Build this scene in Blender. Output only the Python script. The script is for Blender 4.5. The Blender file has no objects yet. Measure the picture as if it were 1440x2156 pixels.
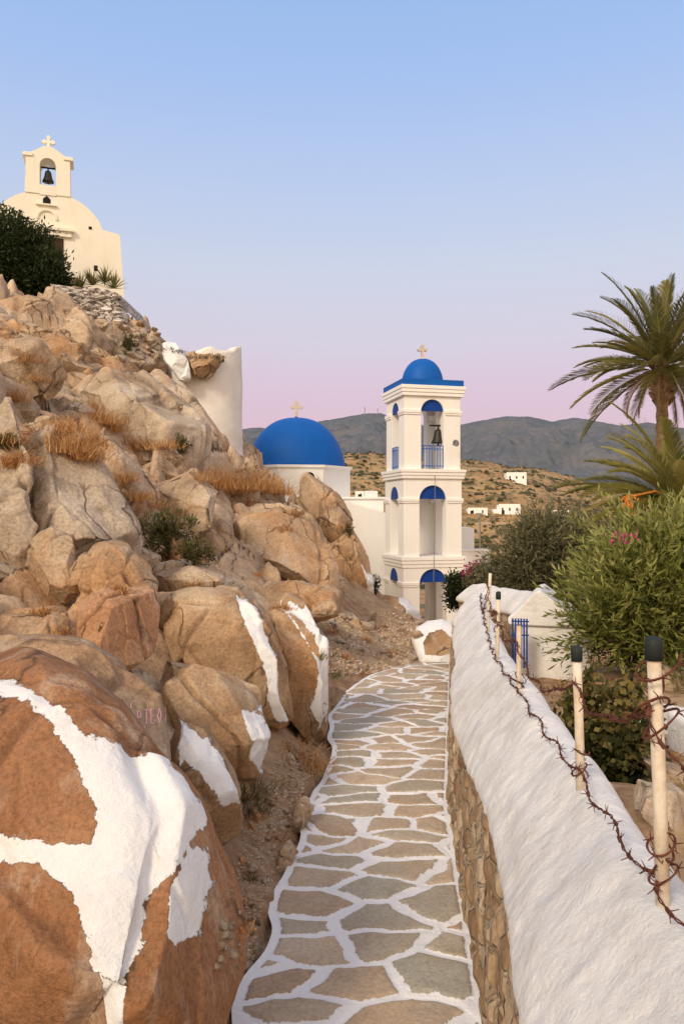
import bpy, math, random
import numpy as np
from mathutils import Vector, Matrix
random.seed(7)
rng=np.random.default_rng(7)
scn=bpy.context.scene
C=scn.collection
F=1600.0; CX=720.0; CY=1078.0; CH=1.6
def P(px,py,Y): return Vector(((px-CX)/F*Y, Y, CH-(py-CY)/F*Y))
def R(a): return math.radians(a)
def lin(r,g,b):
    f=lambda c:(c/255/12.92 if c/255<=.04045 else ((c/255+.055)/1.055)**2.4)
    return (f(r),f(g),f(b),1)
# ---------------- numpy noise
def _h(ix,iy,iz,s):
    n=(ix.astype(np.int64)*374761393+iy.astype(np.int64)*668265263+iz.astype(np.int64)*2147483647+s*974634777)&0xffffffff
    n=((n^(n>>13))*1274126177)&0xffffffff
    n=((n^(n>>16))*2246822519)&0xffffffff
    n=n^(n>>15)
    return (n&0xffffff)/float(0xffffff)
def vn(p,s=0):
    i=np.floor(p).astype(np.int64); f=p-i; u=f*f*f*(f*(f*6-15)+10)
    out=0
    for dx in (0,1):
        for dy in (0,1):
            for dz in (0,1):
                w=(u[:,0] if dx else 1-u[:,0])*(u[:,1] if dy else 1-u[:,1])*(u[:,2] if dz else 1-u[:,2])
                out=out+w*_h(i[:,0]+dx,i[:,1]+dy,i[:,2]+dz,s)
    return out*2-1
def fbm(p,o=4,s=0):
    a=1;t=0;n=0
    for k in range(o):
        t=t+a*vn(p*(2.03**k)+k*7.3,s+k); n+=a; a*=.5
    return t/n
def worley(p,s=0,tilt=False):
    i=np.floor(p).astype(np.int64)
    f1=np.full(len(p),9.); f2=np.full(len(p),9.); idv=np.zeros(len(p)); near=np.zeros((len(p),3))
    for dx in (-1,0,1):
        for dy in (-1,0,1):
            for dz in (-1,0,1):
                a,b,c=i[:,0]+dx,i[:,1]+dy,i[:,2]+dz
                h0=_h(a,b,c,s)
                q=np.stack([a+h0,b+_h(a,b,c,s+1),c+_h(a,b,c,s+2)],1)
                d=np.sqrt(((q-p)**2).sum(1))
                m=d<f1
                f2=np.where(m,f1,np.minimum(f2,d)); idv=np.where(m,h0,idv); f1=np.where(m,d,f1)
                if tilt: near=np.where(m[:,None],p-q,near)
    if tilt:
        dr=np.stack([np.modf(idv*57.31)[0]-.5,np.modf(idv*113.7)[0]-.5,np.modf(idv*391.1)[0]-.5],1)*2
        return f1,f2,idv,(near*dr).sum(1)
    return f1,f2,idv
def sstep(a,b,x):
    t=np.clip((x-a)/(b-a),0,1); return t*t*(3-2*t)
# ---------------- materials
def newmat(n):
    m=bpy.data.materials.new(n); m.use_nodes=True
    nt=m.node_tree; b=nt.nodes['Principled BSDF']; b.inputs['Roughness'].default_value=.85
    b.inputs['Specular IOR Level'].default_value=.2
    return m,nt,b
class NT:
    def __init__(s,nt): s.nt=nt; s.pos=None
    def n(s,t,**k):
        x=s.nt.nodes.new(t)
        for a,b in k.items(): setattr(x,a,b)
        return x
    def l(s,a,b): s.nt.links.new(a,b)
    def coord(s):
        if s.pos is None: s.pos=s.n('ShaderNodeNewGeometry').outputs['Position']
        return s.pos
    def noise(s,sc,d=5,r=.6,vec=None,dist=0,stretch=None):
        x=s.n('ShaderNodeTexNoise'); x.inputs['Scale'].default_value=sc; x.inputs['Detail'].default_value=d
        x.inputs['Roughness'].default_value=r; x.inputs['Distortion'].default_value=dist
        v=vec or s.coord()
        if stretch:
            mp=s.n('ShaderNodeMapping'); mp.inputs['Scale'].default_value=stretch; s.l(v,mp.inputs[0]); v=mp.outputs[0]
        s.l(v,x.inputs['Vector']); return x.outputs[0]
    def ramp(s,f,els):
        r=s.n('ShaderNodeValToRGB'); e=r.color_ramp.elements
        while len(e)<len(els): e.new(.5)
        for i,(p,c) in enumerate(els):
            e[i].position=p; e[i].color=c if len(c)==4 else (*c,1)
        s.l(f,r.inputs[0]); return r.outputs[0]
    def mix(s,f,a,b,mode='MIX'):
        m=s.n('ShaderNodeMix',data_type='RGBA',blend_type=mode)
        for sock,v in ((m.inputs[0],f),(m.inputs[6],a),(m.inputs[7],b)):
            if isinstance(v,(int,float)): sock.default_value=v
            elif isinstance(v,tuple): sock.default_value=v if len(v)==4 else (*v,1)
            else: s.l(v,sock)
        return m.outputs[2]
    def math(s,op,a,b=0):
        m=s.n('ShaderNodeMath',operation=op)
        for sock,v in ((m.inputs[0],a),(m.inputs[1],b)):
            if isinstance(v,(int,float)): sock.default_value=v
            else: s.l(v,sock)
        return m.outputs[0]
    def mr(s,f,a,b,c=0,d=1):
        m=s.n('ShaderNodeMapRange')
        s.l(f,m.inputs[0])
        for i,v in enumerate((a,b,c,d)): m.inputs[i+1].default_value=v
        return m.outputs[0]
    def attr(s,name):
        a=s.n('ShaderNodeAttribute'); a.attribute_name=name; return a.outputs['Fac']
    def bump(s,h,st,dist,bs,nrm=None):
        b=s.n('ShaderNodeBump'); b.inputs['Strength'].default_value=st; b.inputs['Distance'].default_value=dist
        s.l(h,b.inputs['Height'])
        if nrm: s.l(nrm,b.inputs['Normal'])
        s.l(b.outputs[0],bs.inputs['Normal']); return b.outputs[0]
def g3(v): return (v,v,v)
def rockmat(name,cols,fs=1.0,paint=False,ground=False,paintcol=(.87,.86,.84),orange=.5):
    m,nt,b=newmat(name); T=NT(nt)
    n1=T.noise(.9*fs,8,.66,dist=.6)
    c=T.ramp(n1,[(.30,cols[0]),(.41,cols[1]),(.53,cols[2]),(.66,cols[3])])
    n2=T.noise(.55*fs,6,.68)
    c=T.mix(T.mr(n2,.50,.64,0,orange),c,(.52,.26,.10))
    n4=T.noise(2.2*fs,7,.68,stretch=(1.6,1.6,.3))
    c=T.mix(T.mr(n4,.54,.68,0,.5),c,(.64,.53,.40))
    c=T.mix(T.mr(n4,.42,.28,0,.55),c,(.17,.11,.07))
    n5=T.noise(9*fs,6,.7)
    c=T.mix(T.mr(n5,.55,.7,0,.25),c,(.22,.14,.085))
    n3=T.noise(38*fs,4,.75)
    c=T.mix(1,c,T.ramp(n3,[(.3,g3(.62)),(.5,g3(1)),(.7,g3(1.25))]),'MULTIPLY')
    vo=T.n('ShaderNodeTexVoronoi',feature='DISTANCE_TO_EDGE'); vo.inputs['Scale'].default_value=.55*fs
    nd=T.n('ShaderNodeTexNoise'); nd.inputs['Scale'].default_value=1.2*fs; nd.inputs['Detail'].default_value=8; T.l(T.coord(),nd.inputs['Vector'])
    va=T.n('ShaderNodeVectorMath',operation='MULTIPLY_ADD'); T.l(nd.outputs['Color'],va.inputs[0]); va.inputs[1].default_value=(1.1/fs,)*3; T.l(T.coord(),va.inputs[2])
    mp=T.n('ShaderNodeMapping'); mp.inputs['Scale'].default_value=(1.9,1,.42); mp.inputs['Rotation'].default_value=(.2,.5,0); T.l(va.outputs[0],mp.inputs[0])
    T.l(mp.outputs[0],vo.inputs['Vector'])
    cr=T.mr(vo.outputs['Distance'],0,.016,0,1)
    brk=T.mr(T.noise(1.1*fs,4),.46,.56,0,1)
    cr=T.math('MAXIMUM',cr,brk)
    c=T.mix(cr,(.12,.07,.04),c)
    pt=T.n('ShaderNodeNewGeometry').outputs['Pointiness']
    c=T.mix(1,c,T.ramp(pt,[(.41,g3(.38)),(.5,g3(1)),(.57,g3(1.2))]),'MULTIPLY')  # crevice shade painted into the colour, raised edges lightened as wear
    if ground:
        gm=T.attr('dirt')
        dn=T.noise(7,8,.7)
        dc=T.ramp(dn,[(.3,(.21,.125,.07)),(.5,(.42,.26,.15)),(.68,(.58,.43,.28))])
        dc=T.mix(T.mr(T.noise(.7,5),.5,.65),dc,(.50,.36,.20))
        c=T.mix(T.mr(T.math('ADD',gm,T.mr(T.noise(3,5),0,1,-.4,.4)),.4,.6),c,dc)
    hb=T.math('ADD',T.math('MULTIPLY',T.noise(4*fs,12,.70),1.2),T.math('MULTIPLY',cr,.12))
    if paint:
        a=T.attr('paint')
        e=T.math('ADD',a,T.mr(T.noise(22,6,.7),.25,.75,-.018,.018))
        f=T.mr(e,-.001,.002)
        f=T.math('MULTIPLY',f,T.mr(T.math('ADD',T.noise(45,5,.7),T.math('MULTIPLY',e,3)),.32,.38))
        pc=T.mix(T.mr(T.noise(4,8,.75),.50,.74,0,.5),paintcol,(.62,.59,.55))
        c=T.mix(f,c,pc)
        hb=T.math('MULTIPLY',hb,T.mr(f,0,1,1,.7))
    T.l(c,b.inputs['Base Color'])
    T.bump(hb,1.0,.055/fs,b)
    b.inputs['Roughness'].default_value=.9
    return m
TAN=[(.19,.125,.078),(.39,.27,.17),(.53,.385,.25),(.65,.52,.38)]
BRN=[(.16,.095,.052),(.34,.21,.115),(.48,.31,.175),(.59,.43,.27)]
GREY=[(.21,.16,.115),(.42,.325,.225),(.55,.44,.32),(.66,.55,.43)]
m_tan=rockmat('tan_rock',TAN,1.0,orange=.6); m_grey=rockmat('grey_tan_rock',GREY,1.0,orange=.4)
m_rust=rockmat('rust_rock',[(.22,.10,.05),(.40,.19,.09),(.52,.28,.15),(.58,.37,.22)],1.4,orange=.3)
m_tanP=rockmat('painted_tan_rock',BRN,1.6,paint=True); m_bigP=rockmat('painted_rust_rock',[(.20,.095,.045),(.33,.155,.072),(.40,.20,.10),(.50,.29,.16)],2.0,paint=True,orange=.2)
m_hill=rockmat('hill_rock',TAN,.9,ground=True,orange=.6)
def simple(name,col,rough=.7,var=.15,sc=3,metal=0,bump=0,bsc=20):
    m,nt,b=newmat(name); T=NT(nt)
    n=T.noise(sc,6,.65)
    c=T.mix(1,(*col,1) if len(col)==3 else col,T.ramp(n,[(.3,g3(1-var)),(.7,g3(1+var*.4))]),'MULTIPLY')
    T.l(c,b.inputs['Base Color']); b.inputs['Roughness'].default_value=rough; b.inputs['Metallic'].default_value=metal
    if bump: T.bump(T.noise(bsc,6,.6),.6,bump,b)
    return m
def plaster(name,col,dirt,amt=.5,sc=1.5,bump=.01,bs=9,spots=0):
    m,nt,b=newmat(name); T=NT(nt)
    c=T.mix(T.mr(T.noise(sc,9,.72),.45,.72,0,amt),col,dirt)
    c=T.mix(T.mr(T.noise(sc*3,7,.75,stretch=(1,1,.25)),.52,.75,0,amt*.8),c,tuple(x*.8 for x in dirt))
    if spots:
        c=T.mix(T.mr(T.noise(sc*9,8,.8),.60,.70,0,spots),c,(.42,.36,.29))
    T.l(c,b.inputs['Base Color']); b.inputs['Roughness'].default_value=.85
    T.bump(T.noise(bs,10,.72),.8,bump,b)
    return m
m_white=plaster('white_plaster',(.90,.88,.83),(.80,.76,.68),.3,.6,.006)
m_cream=plaster('cream_plaster',(.88,.83,.69),(.80,.72,.56),.5,.8,.01)
m_wall=plaster('wall_whitewash',(.88,.86,.82),(.62,.575,.515),.7,2.0,.035,8,.5)
m_ruin=plaster('ruin_plaster',(.86,.82,.76),(.68,.60,.50),.5,.8,.03,4)
m_blue=simple('blue_paint',(.004,.11,.44),.55,.12,2)
m_blued=simple('deep_blue_paint',(.006,.05,.28),.55,.1,2)
m_dark=simple('dark_opening',(.02,.018,.018),.9)
m_bell=simple('bronze_bell',(.05,.05,.045),.5,.2,8,.6)
m_stonecross=simple('pale_stone',(.66,.54,.42),.8,.2,6)
m_bark=simple('bark',(.15,.095,.055),.95,.5,8,bump=.02,bsc=14)
m_trunk=simple('palm_bark',(.28,.175,.095),.95,.6,5,bump=.03,bsc=10)
m_post=plaster('painted_pole',(.76,.68,.55),(.45,.27,.13),.8,9,.003,40)
m_cap=simple('dark_rubber',(.025,.032,.03),.6)
m_wire=simple('rusty_wire',(.13,.045,.028),.85,.5,30)
m_metal=simple('grey_metal',(.25,.25,.25),.5)
m_pink=simple('pink_spray',(.75,.42,.50),.8)
def rubble(name,sc,c1,c2,c3,mortar,z=1.5,edge=.06):
    m,nt,b=newmat(name); T=NT(nt)
    nd=T.n('ShaderNodeTexNoise'); nd.inputs['Scale'].default_value=4; nd.inputs['Detail'].default_value=6; T.l(T.coord(),nd.inputs['Vector'])
    va=T.n('ShaderNodeVectorMath',operation='MULTIPLY_ADD'); T.l(nd.outputs['Color'],va.inputs[0]); va.inputs[1].default_value=(.16,)*3; T.l(T.coord(),va.inputs[2])
    mp=T.n('ShaderNodeMapping'); mp.inputs['Scale'].default_value=(1,1,z); T.l(va.outputs[0],mp.inputs[0])
    v1=T.n('ShaderNodeTexVoronoi',feature='DISTANCE_TO_EDGE'); v1.inputs['Scale'].default_value=sc; T.l(mp.outputs[0],v1.inputs['Vector'])
    v2=T.n('ShaderNodeTexVoronoi'); v2.inputs['Scale'].default_value=sc; T.l(mp.outputs[0],v2.inputs['Vector'])
    c=T.ramp(v2.outputs['Color'],[(.2,c1),(.5,c2),(.8,c3)])
    c=T.mix(1,c,T.ramp(T.noise(25,6,.7),[(.3,g3(.6)),(.7,g3(1.2))]),'MULTIPLY')
    e=T.mr(v1.outputs['Distance'],edge*.4,edge)
    e=T.math('MAXIMUM',e,T.mr(T.noise(9,5,.7),.5,.6,0,.8))
    c=T.mix(e,mortar,c)
    T.l(c,b.inputs['Base Color'])
    T.bump(T.math('ADD',e,T.math('MULTIPLY',T.noise(20,6,.7),.6)),.9,.02,b)
    return m
m_rubble=rubble('rubble_stone',5.5,(.30,.185,.10),(.50,.34,.19),(.60,.46,.30),(.44,.34,.23),edge=.09)
m_drystone=rubble('dry_stone',3.4,(.42,.37,.32),(.56,.50,.44),(.72,.66,.60),(.14,.10,.07),z=2.6)
# path
m_path,nt,b=newmat('flagstone_path'); T=NT(nt)
e=T.attr('joint'); idn=T.attr('stone')
cc=T.ramp(idn,[(0,(.49,.35,.23)),(.25,(.62,.47,.32)),(.45,(.54,.44,.32)),(.6,(.68,.53,.37)),(.8,(.46,.43,.34)),(1,(.58,.44,.30))])
cc=T.mix(T.mr(T.noise(5,8,.7,dist=1.0),.45,.68,0,.5),cc,(.38,.27,.17))
cc=T.mix(T.mr(T.noise(2.2,6,.65),.52,.7,0,.4),cc,(.46,.44,.37))
cc=T.mix(1,cc,T.ramp(T.noise(60,5,.7),[(.3,g3(.75)),(.7,g3(1.15))]),'MULTIPLY')
ee=T.math('ADD',e,T.mr(T.noise(24,6,.75),.25,.75,-.010,.010))
f=T.mr(ee,.0205,.0225)
wc=T.mix(T.mr(T.noise(8,6,.7),.55,.85,0,.35),(.92,.91,.90),(.72,.68,.63))
T.l(T.mix(f,wc,cc),b.inputs['Base Color']); T.bump(T.math('ADD',T.noise(14,8,.7),T.math('MULTIPLY',f,.3)),.7,.02,b)
b.inputs['Roughness'].default_value=.75
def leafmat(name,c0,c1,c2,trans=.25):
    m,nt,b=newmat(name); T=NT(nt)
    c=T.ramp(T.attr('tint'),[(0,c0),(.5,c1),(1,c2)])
    T.l(c,b.inputs['Base Color']); b.inputs['Roughness'].default_value=.6
    tr=T.n('ShaderNodeBsdfTranslucent'); T.l(c,tr.inputs[0])
    mx=T.n('ShaderNodeMixShader'); mx.inputs[0].default_value=trans
    out=nt.nodes['Material Output']; T.l(b.outputs[0],mx.inputs[1]); T.l(tr.outputs[0],mx.inputs[2]); T.l(mx.outputs[0],out.inputs[0])
    return m
m_olive=leafmat('olive_leaf',(.05,.055,.024),(.14,.135,.065),(.30,.27,.145))
m_bright=leafmat('green_leaf',(.055,.07,.014),(.22,.24,.055),(.50,.48,.17),.35)
m_darkleaf=leafmat('dark_leaf',(.010,.018,.006),(.03,.045,.014),(.075,.09,.03))
m_round=leafmat('round_leaf',(.02,.025,.008),(.08,.08,.022),(.25,.18,.055))
m_palm=leafmat('palm_leaf',(.09,.09,.022),(.21,.20,.06),(.38,.33,.12))
m_palmy=leafmat('yellow_palm_leaf',(.14,.14,.03),(.32,.29,.075),(.54,.46,.17))
m_palmd=leafmat('dry_palm_leaf',(.18,.11,.055),(.30,.20,.10),(.42,.30,.16))
m_dry=leafmat('dry_grass',(.30,.13,.04),(.54,.28,.10),(.68,.44,.22),.3)
m_shrub=leafmat('hill_shrub',(.045,.045,.018),(.12,.11,.04),(.24,.20,.09))
m_flower=leafmat('pink_petals',(.4,.02,.12),(.6,.04,.2),(.75,.15,.35))
m_date=simple('orange_dates',(.75,.27,.05),.6,.5,20)
# ---------------- mesh utils
def mesh_obj(name,v,f,mat,parent=None,smooth=True,attrs=None):
    me=bpy.data.meshes.new(name); 
    v=np.asarray(v,dtype=np.float64)
    if isinstance(f,np.ndarray):
        k=f.shape[1]; nf=len(f)
        me.vertices.add(len(v)); me.vertices.foreach_set('co',v.ravel())
        me.loops.add(nf*k); me.loops.foreach_set('vertex_index',f.ravel().astype(np.int32))
        me.polygons.add(nf); me.polygons.foreach_set('loop_start',np.arange(nf,dtype=np.int32)*k)
        me.update(calc_edges=True)
    else:
        me.from_pydata([tuple(x) for x in v],[],f)
    me.validate()
    if smooth: me.polygons.foreach_set('use_smooth',[True]*len(me.polygons))
    if attrs:
        for n,a in attrs.items():
            at=me.attributes.new(n,'FLOAT','POINT'); at.data.foreach_set('value',np.asarray(a,dtype=np.float32))
    me.materials.append(mat)
    o=bpy.data.objects.new(name,me); C.objects.link(o)
    if parent: o.parent=parent
    return o
def tag(o,label=None,cat=None,group=None,kind=None):
    if label:o['label']=label
    if cat:o['category']=cat
    if group:o['group']=group
    if kind:o['kind']=kind
    return o
def thing(name,loc,rz=0,label=None,cat=None,group=None):
    o=bpy.data.objects.new(name,None); C.objects.link(o); o.location=loc; o.rotation_euler=(0,0,rz); o.empty_display_size=.2
    return tag(o,label,cat,group)
class MB:
    def __init__(s): s.v=[]; s.f=[]
    def add(s,v,f):
        n=len(s.v); s.v+= [tuple(x) for x in v]; s.f+=[tuple(i+n for i in q) for q in f]
    def box(s,x0,x1,y0,y1,z0,z1):
        s.add([(x0,y0,z0),(x1,y0,z0),(x1,y1,z0),(x0,y1,z0),(x0,y0,z1),(x1,y0,z1),(x1,y1,z1),(x0,y1,z1)],
              [(0,3,2,1),(4,5,6,7),(0,1,5,4),(1,2,6,5),(2,3,7,6),(3,0,4,7)])
    def prism(s,poly,y0,y1,axis='y'):
        n=len(poly)
        if axis=='y': v=[(a,y0,c) for a,c in poly]+[(a,y1,c) for a,c in poly]
        else: v=[(y0,a,c) for a,c in poly]+[(y1,a,c) for a,c in poly]
        s.add(v,[tuple(range(n)),tuple(range(2*n-1,n-1,-1))]+[(i,i+n,(i+1)%n+n,(i+1)%n) for i in range(n)])
    def lathe(s,prof,c=(0,0,0),n=32,rot=0):
        v=[];f=[]
        for r,z in prof:
            for k in range(n):
                a=2*math.pi*k/n+rot; v.append((c[0]+r*math.cos(a),c[1]+r*math.sin(a),c[2]+z))
        for j in range(len(prof)-1):
            for k in range(n):
                f.append((j*n+k,j*n+(k+1)%n,(j+1)*n+(k+1)%n,(j+1)*n+k))
        f.append(tuple(range(n-1,-1,-1))); f.append(tuple((len(prof)-1)*n+k for k in range(n)))
        s.add(v,f)
    def tube(s,pts,rad,n=6):
        pts=[Vector(p) for p in pts]; v=[];f=[]
        if not hasattr(rad,'__len__'): rad=[rad]*len(pts)
        for i,p in enumerate(pts):
            d=(pts[min(i+1,len(pts)-1)]-pts[max(i-1,0)]).normalized()
            a=d.cross(Vector((0,0,1)) if abs(d.z)<.9 else Vector((1,0,0))).normalized(); b=d.cross(a)
            for k in range(n):
                t=2*math.pi*k/n; v.append(p+(a*math.cos(t)+b*math.sin(t))*rad[i])
        for j in range(len(pts)-1):
            for k in range(n): f.append((j*n+k,j*n+(k+1)%n,(j+1)*n+(k+1)%n,(j+1)*n+k))
        f.append(tuple(range(n-1,-1,-1))); f.append(tuple((len(pts)-1)*n+k for k in range(n)))
        s.add(v,f)
    def build(s,name,mat,parent=None,smooth=False,bevel=0):
        o=mesh_obj(name,s.v,s.f,mat,parent,smooth)
        if bevel:
            b=o.modifiers.new('b','BEVEL'); b.width=bevel; b.segments=3; b.limit_method='ANGLE'
        return o
def grid_faces(nr,nc,wrap=False):
    i=np.arange(nr-1)[:,None]; j=np.arange(nc if wrap else nc-1)[None,:]
    a=i*nc+j; b=i*nc+(j+1)%nc; c=(i+1)*nc+(j+1)%nc; d=(i+1)*nc+j
    return np.stack([a,b,c,d],-1).reshape(-1,4)
# ---------------- terrain
cp=[]
for Y in (-3,0,2,4,6,8,9.3):
    xr=np.interp(Y,[0,2.48,2.93,4.46,6.84,9.34],[.2,.45,.485,.62,.98,1.34]); xl=np.interp(Y,[0,2.48,2.93,3.8,4.46,5.4,6.84,8.42,9.34],[-.5,-.37,-.32,-.24,-.22,-.1,-.11,.21,.7])
    cp.append((xr,Y,-.03*Y-.05)); cp.append((xl,Y,-.03*Y-.05)); cp.append((xl-.15,Y,-.03*Y-.03))
cp+=[(-.75,1,.1),(-.8,3,.1),(-1.2,1,.4),(-1.3,3,.45),(-1.5,-3,.5),(-3,0,1.6),(-6,0,3),(-12,0,6),(-20,0,8)]
for a in [(0,1200,5),(100,1300,4.5),(230,1330,5),(400,1380,5.8),(560,1420,6.3),(640,1310,8.5),(480,1290,7.3),(100,1100,6.5),(100,950,8.5),(100,820,12),(100,720,16),(100,655,21),
 (300,1170,8.2),(300,960,11.5),(300,820,15),(300,720,20),(262,668,23),(480,1190,10),(480,1060,13),(480,975,17),(530,1020,18),(390,815,21),(335,740,22.5),(600,1235,11),(600,1130,14),(600,1045,17),
 (700,1240,12.5),(690,1140,15),(740,1200,15.5),(780,1255,15),(860,1300,16),(800,1340,12),(750,1390,9.7),(690,1400,8.6),(690,1480,6.6),(900,1380,11),(960,1330,14),(890,1306,28),(930,1308,30),(840,1306,31),(800,1300,24),(870,1305,21)]:
    p=P(*a); cp.append(tuple(p))
cp+=[(-1,21,.6),(1,19.5,-1),(-2.2,25,2.5),(-2,30,-1),(0,26,-2),(-7,33,5),(-10,33,6.5),(-14,26,8.6),(-20,20,9),(-24,40,6),(-14,44,3),(-5,44,-3),(3,44,-4.7),(12,44,-4.8),(22,44,-4.8),
 (-7.3,25,8.05),(-9,27,8.05),(-11,24,8.3),(-7.5,28,7.8),(-9.6,23,8.1),(-7.6,23.3,7.9),
 (1.3,1,-.2),(1.5,3,-.05),(1.75,4,.03),(1.8,4.8,-.1),(2.3,5.5,-.1),(2.9,7,-.15),(3.8,9,-.3),(3.4,9.5,-.35),(4,14,-1.2),(4,20,-2.4),(8,20,-3),(12,10,-1.5),(6,4,-.3),(12,-3,0),(3,-3,.1),(20,20,-3),(22,0,-1),(8,35,-4.3),(2.4,14,-.9),(2.3,10,-.55),(22,34,-4.5)]
cp=np.array(cp)
def ker(a,b): return np.sqrt(((a[:,None,:]-b[None,:,:])**2).sum(-1)+.02)
K=ker(cp[:,:2],cp[:,:2])+np.eye(len(cp))*-.02
A=np.zeros((len(cp)+3,len(cp)+3)); A[:len(cp),:len(cp)]=K; A[:len(cp),len(cp)]=1; A[:len(cp),len(cp)+1:]=cp[:,:2]; A[len(cp):,:len(cp)]=A[:len(cp),len(cp):].T
sol=np.linalg.solve(A,np.concatenate([cp[:,2],[0,0,0]]))
def H0(xy):
    out=np.empty(len(xy))
    for i in range(0,len(xy),20000):
        q=xy[i:i+20000]; out[i:i+20000]=ker(q,cp[:,:2])@sol[:-3]+sol[-3]+q@sol[-2:]
    return out
NY,NX=660,640
ys=np.concatenate([np.linspace(-3,1,12)[:-1],1*np.power(45.0,np.linspace(0,1,NY-11))])
us=np.linspace(-1.05,.72,NX)
YY,UU=np.meshgrid(ys,us,indexing='ij')
XX=UU*(YY+3.5)
xy=np.stack([XX.ravel(),YY.ravel()],1)
z0=H0(xy)
pathl=np.interp(xy[:,1],[0,2.48,2.93,3.8,4.46,5.4,6.84,8.42,9.34,12,16,22,30],[-.5,-.37,-.32,-.24,-.22,-.1,-.11,.21,.3,.4,.9,1.2,1.5])
dl=pathl-xy[:,0]
rocky=sstep(.1,.9,dl)
p3=np.stack([xy[:,0],xy[:,1],z0*1.3],1)
wp=p3+.22*np.stack([fbm(p3*.8,3,11),fbm(p3*.8,3,12),fbm(p3*.8,3,13)],1)
f1,f2,idv,tl=worley(wp/np.array([2.1,2.6,1.6]),3,True)
edge=sstep(0,.10,f2-f1)
g1,g2,idw,tl2=worley(wp*1.1,5,True)
edge2=sstep(0,.10,g2-g1)
sc=np.clip(.4+xy[:,1]*.03,.4,.95)
z=z0+rocky*sc*((edge-.8)*.28+(idv-.5)*.5*edge+tl*.76*edge+(edge2-.8)*.13+tl2*.34*edge2+(idw-.5)*.2*edge2)+fbm(p3*1.2,4,2)*(.03+.12*rocky*sc)+fbm(p3*6,5,9)*(.012+.018*rocky)
z+=(1-rocky)*np.clip(g2-g1,0,.4)*.16*sstep(.25,.8,np.abs(xy[:,0]-pathl-.45))
onpath=(xy[:,0]>pathl-.02)&(xy[:,0]<pathl+1.3)&(xy[:,1]<9.6)
z=np.where(onpath,np.minimum(z,-.03*xy[:,1]-.05),z)
dirt=1-rocky*.9
hill=mesh_obj('hillside',np.stack([xy[:,0],xy[:,1],z],1),grid_faces(len(ys),NX),m_hill,None,True,{'dirt':dirt})
tag(hill,kind='structure')
# far ground
fy=np.concatenate([np.linspace(-400,30,12),np.linspace(36,60,8),np.geomspace(66,600,190),np.geomspace(650,9000,20)]); fx=np.concatenate([-np.geomspace(9000,150,16),np.linspace(-140,320,300),np.geomspace(330,9000,16)])
def HF(q):
    px=q[:,0]/np.maximum(q[:,1],1)*1600+720
    hz=np.interp(px,[500,750,900,1000,1100,1200,1300,1400,1600],[25,25,24,24,22,17.5,12,9,6])
    yv=q[:,1]
    s1=sstep(130,350,yv)*(1-sstep(365,600,yv)*.9)
    zf=np.interp(yv,[-400,30,44,100,150,400,9000],[-6,-6.5,-4.9,-8.5,-9.5,-9.5,-9.5])+s1*(hz+9.5)
    q3=np.stack([q[:,0],q[:,1],q[:,0]*0],1)
    zf=zf+fbm(q3/45,5,4)*6*sstep(60,200,yv)*(1-sstep(600,900,yv))
    ter=np.round(zf/1.8)*1.8; return np.where((yv>120)&(yv<380),zf*.45+ter*.55,zf)
FY,FX=np.meshgrid(fy,fx,indexing='ij'); q=np.stack([FX.ravel(),FY.ravel()],1)
zf=HF(q)
m_far,nt,b=newmat('far_scrub'); T=NT(nt)
c=T.ramp(T.noise(.05,9,.78,stretch=(1,1,3)),[(.34,(.16,.11,.05)),(.45,(.34,.20,.09)),(.56,(.44,.28,.13)),(.68,(.22,.17,.08))])
c=T.mix(T.mr(T.noise(.35,6,.75,stretch=(1,.5,3)),.50,.58,0,.85),c,(.09,.095,.042))
c=T.mix(T.mr(T.noise(.12,6,.7,stretch=(.15,.6,9)),.60,.66,0,.7),c,(.56,.42,.27))
T.l(c,b.inputs['Base Color'])
tag(mesh_obj('ground',np.stack([q[:,0],q[:,1],zf],1),grid_faces(len(fy),len(fx)),m_far),kind='structure')
r=np.random.default_rng(31); NS=5200
sy=r.uniform(95,372,NS); spx=r.uniform(560,1420,NS); sxx=(spx-720)/1600*sy
keep=fbm(np.stack([sxx/22,sy/22,sy*0],1),3,66)>-.12; sxx=sxx[keep]; sy=sy[keep]
szz=HF(np.stack([sxx,sy],1)); N=len(sxx); ra=r.uniform(.35,1.1,N)
oct_=np.array([(1,0,.2),(.5,.87,.25),(-.5,.87,.15),(-1,0,.25),(-.5,-.87,.15),(.5,-.87,.25),(.55,.1,.8),(-.3,.5,.9),(-.2,-.5,.75)])
V=(oct_[None]*(1+.35*r.normal(size=(N,9,3))*.6))*ra[:,None,None]+np.stack([sxx,sy,szz-.2],1)[:,None,:]
fc=np.array([(0,1,6),(1,7,6),(1,2,7),(2,3,7),(3,8,7),(3,4,8),(4,5,8),(5,6,8),(5,0,6),(6,7,8)])
Fs=(fc[None]+np.arange(N)[:,None,None]*9).reshape(-1,3)
tag(mesh_obj('scrub',V.reshape(-1,3),Fs,m_shrub,None,False,{'tint':np.repeat(r.random(N)*.6,9)}),'scattered dark scrub covering the brown hillside across the valley','scrub',kind='stuff')
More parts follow.
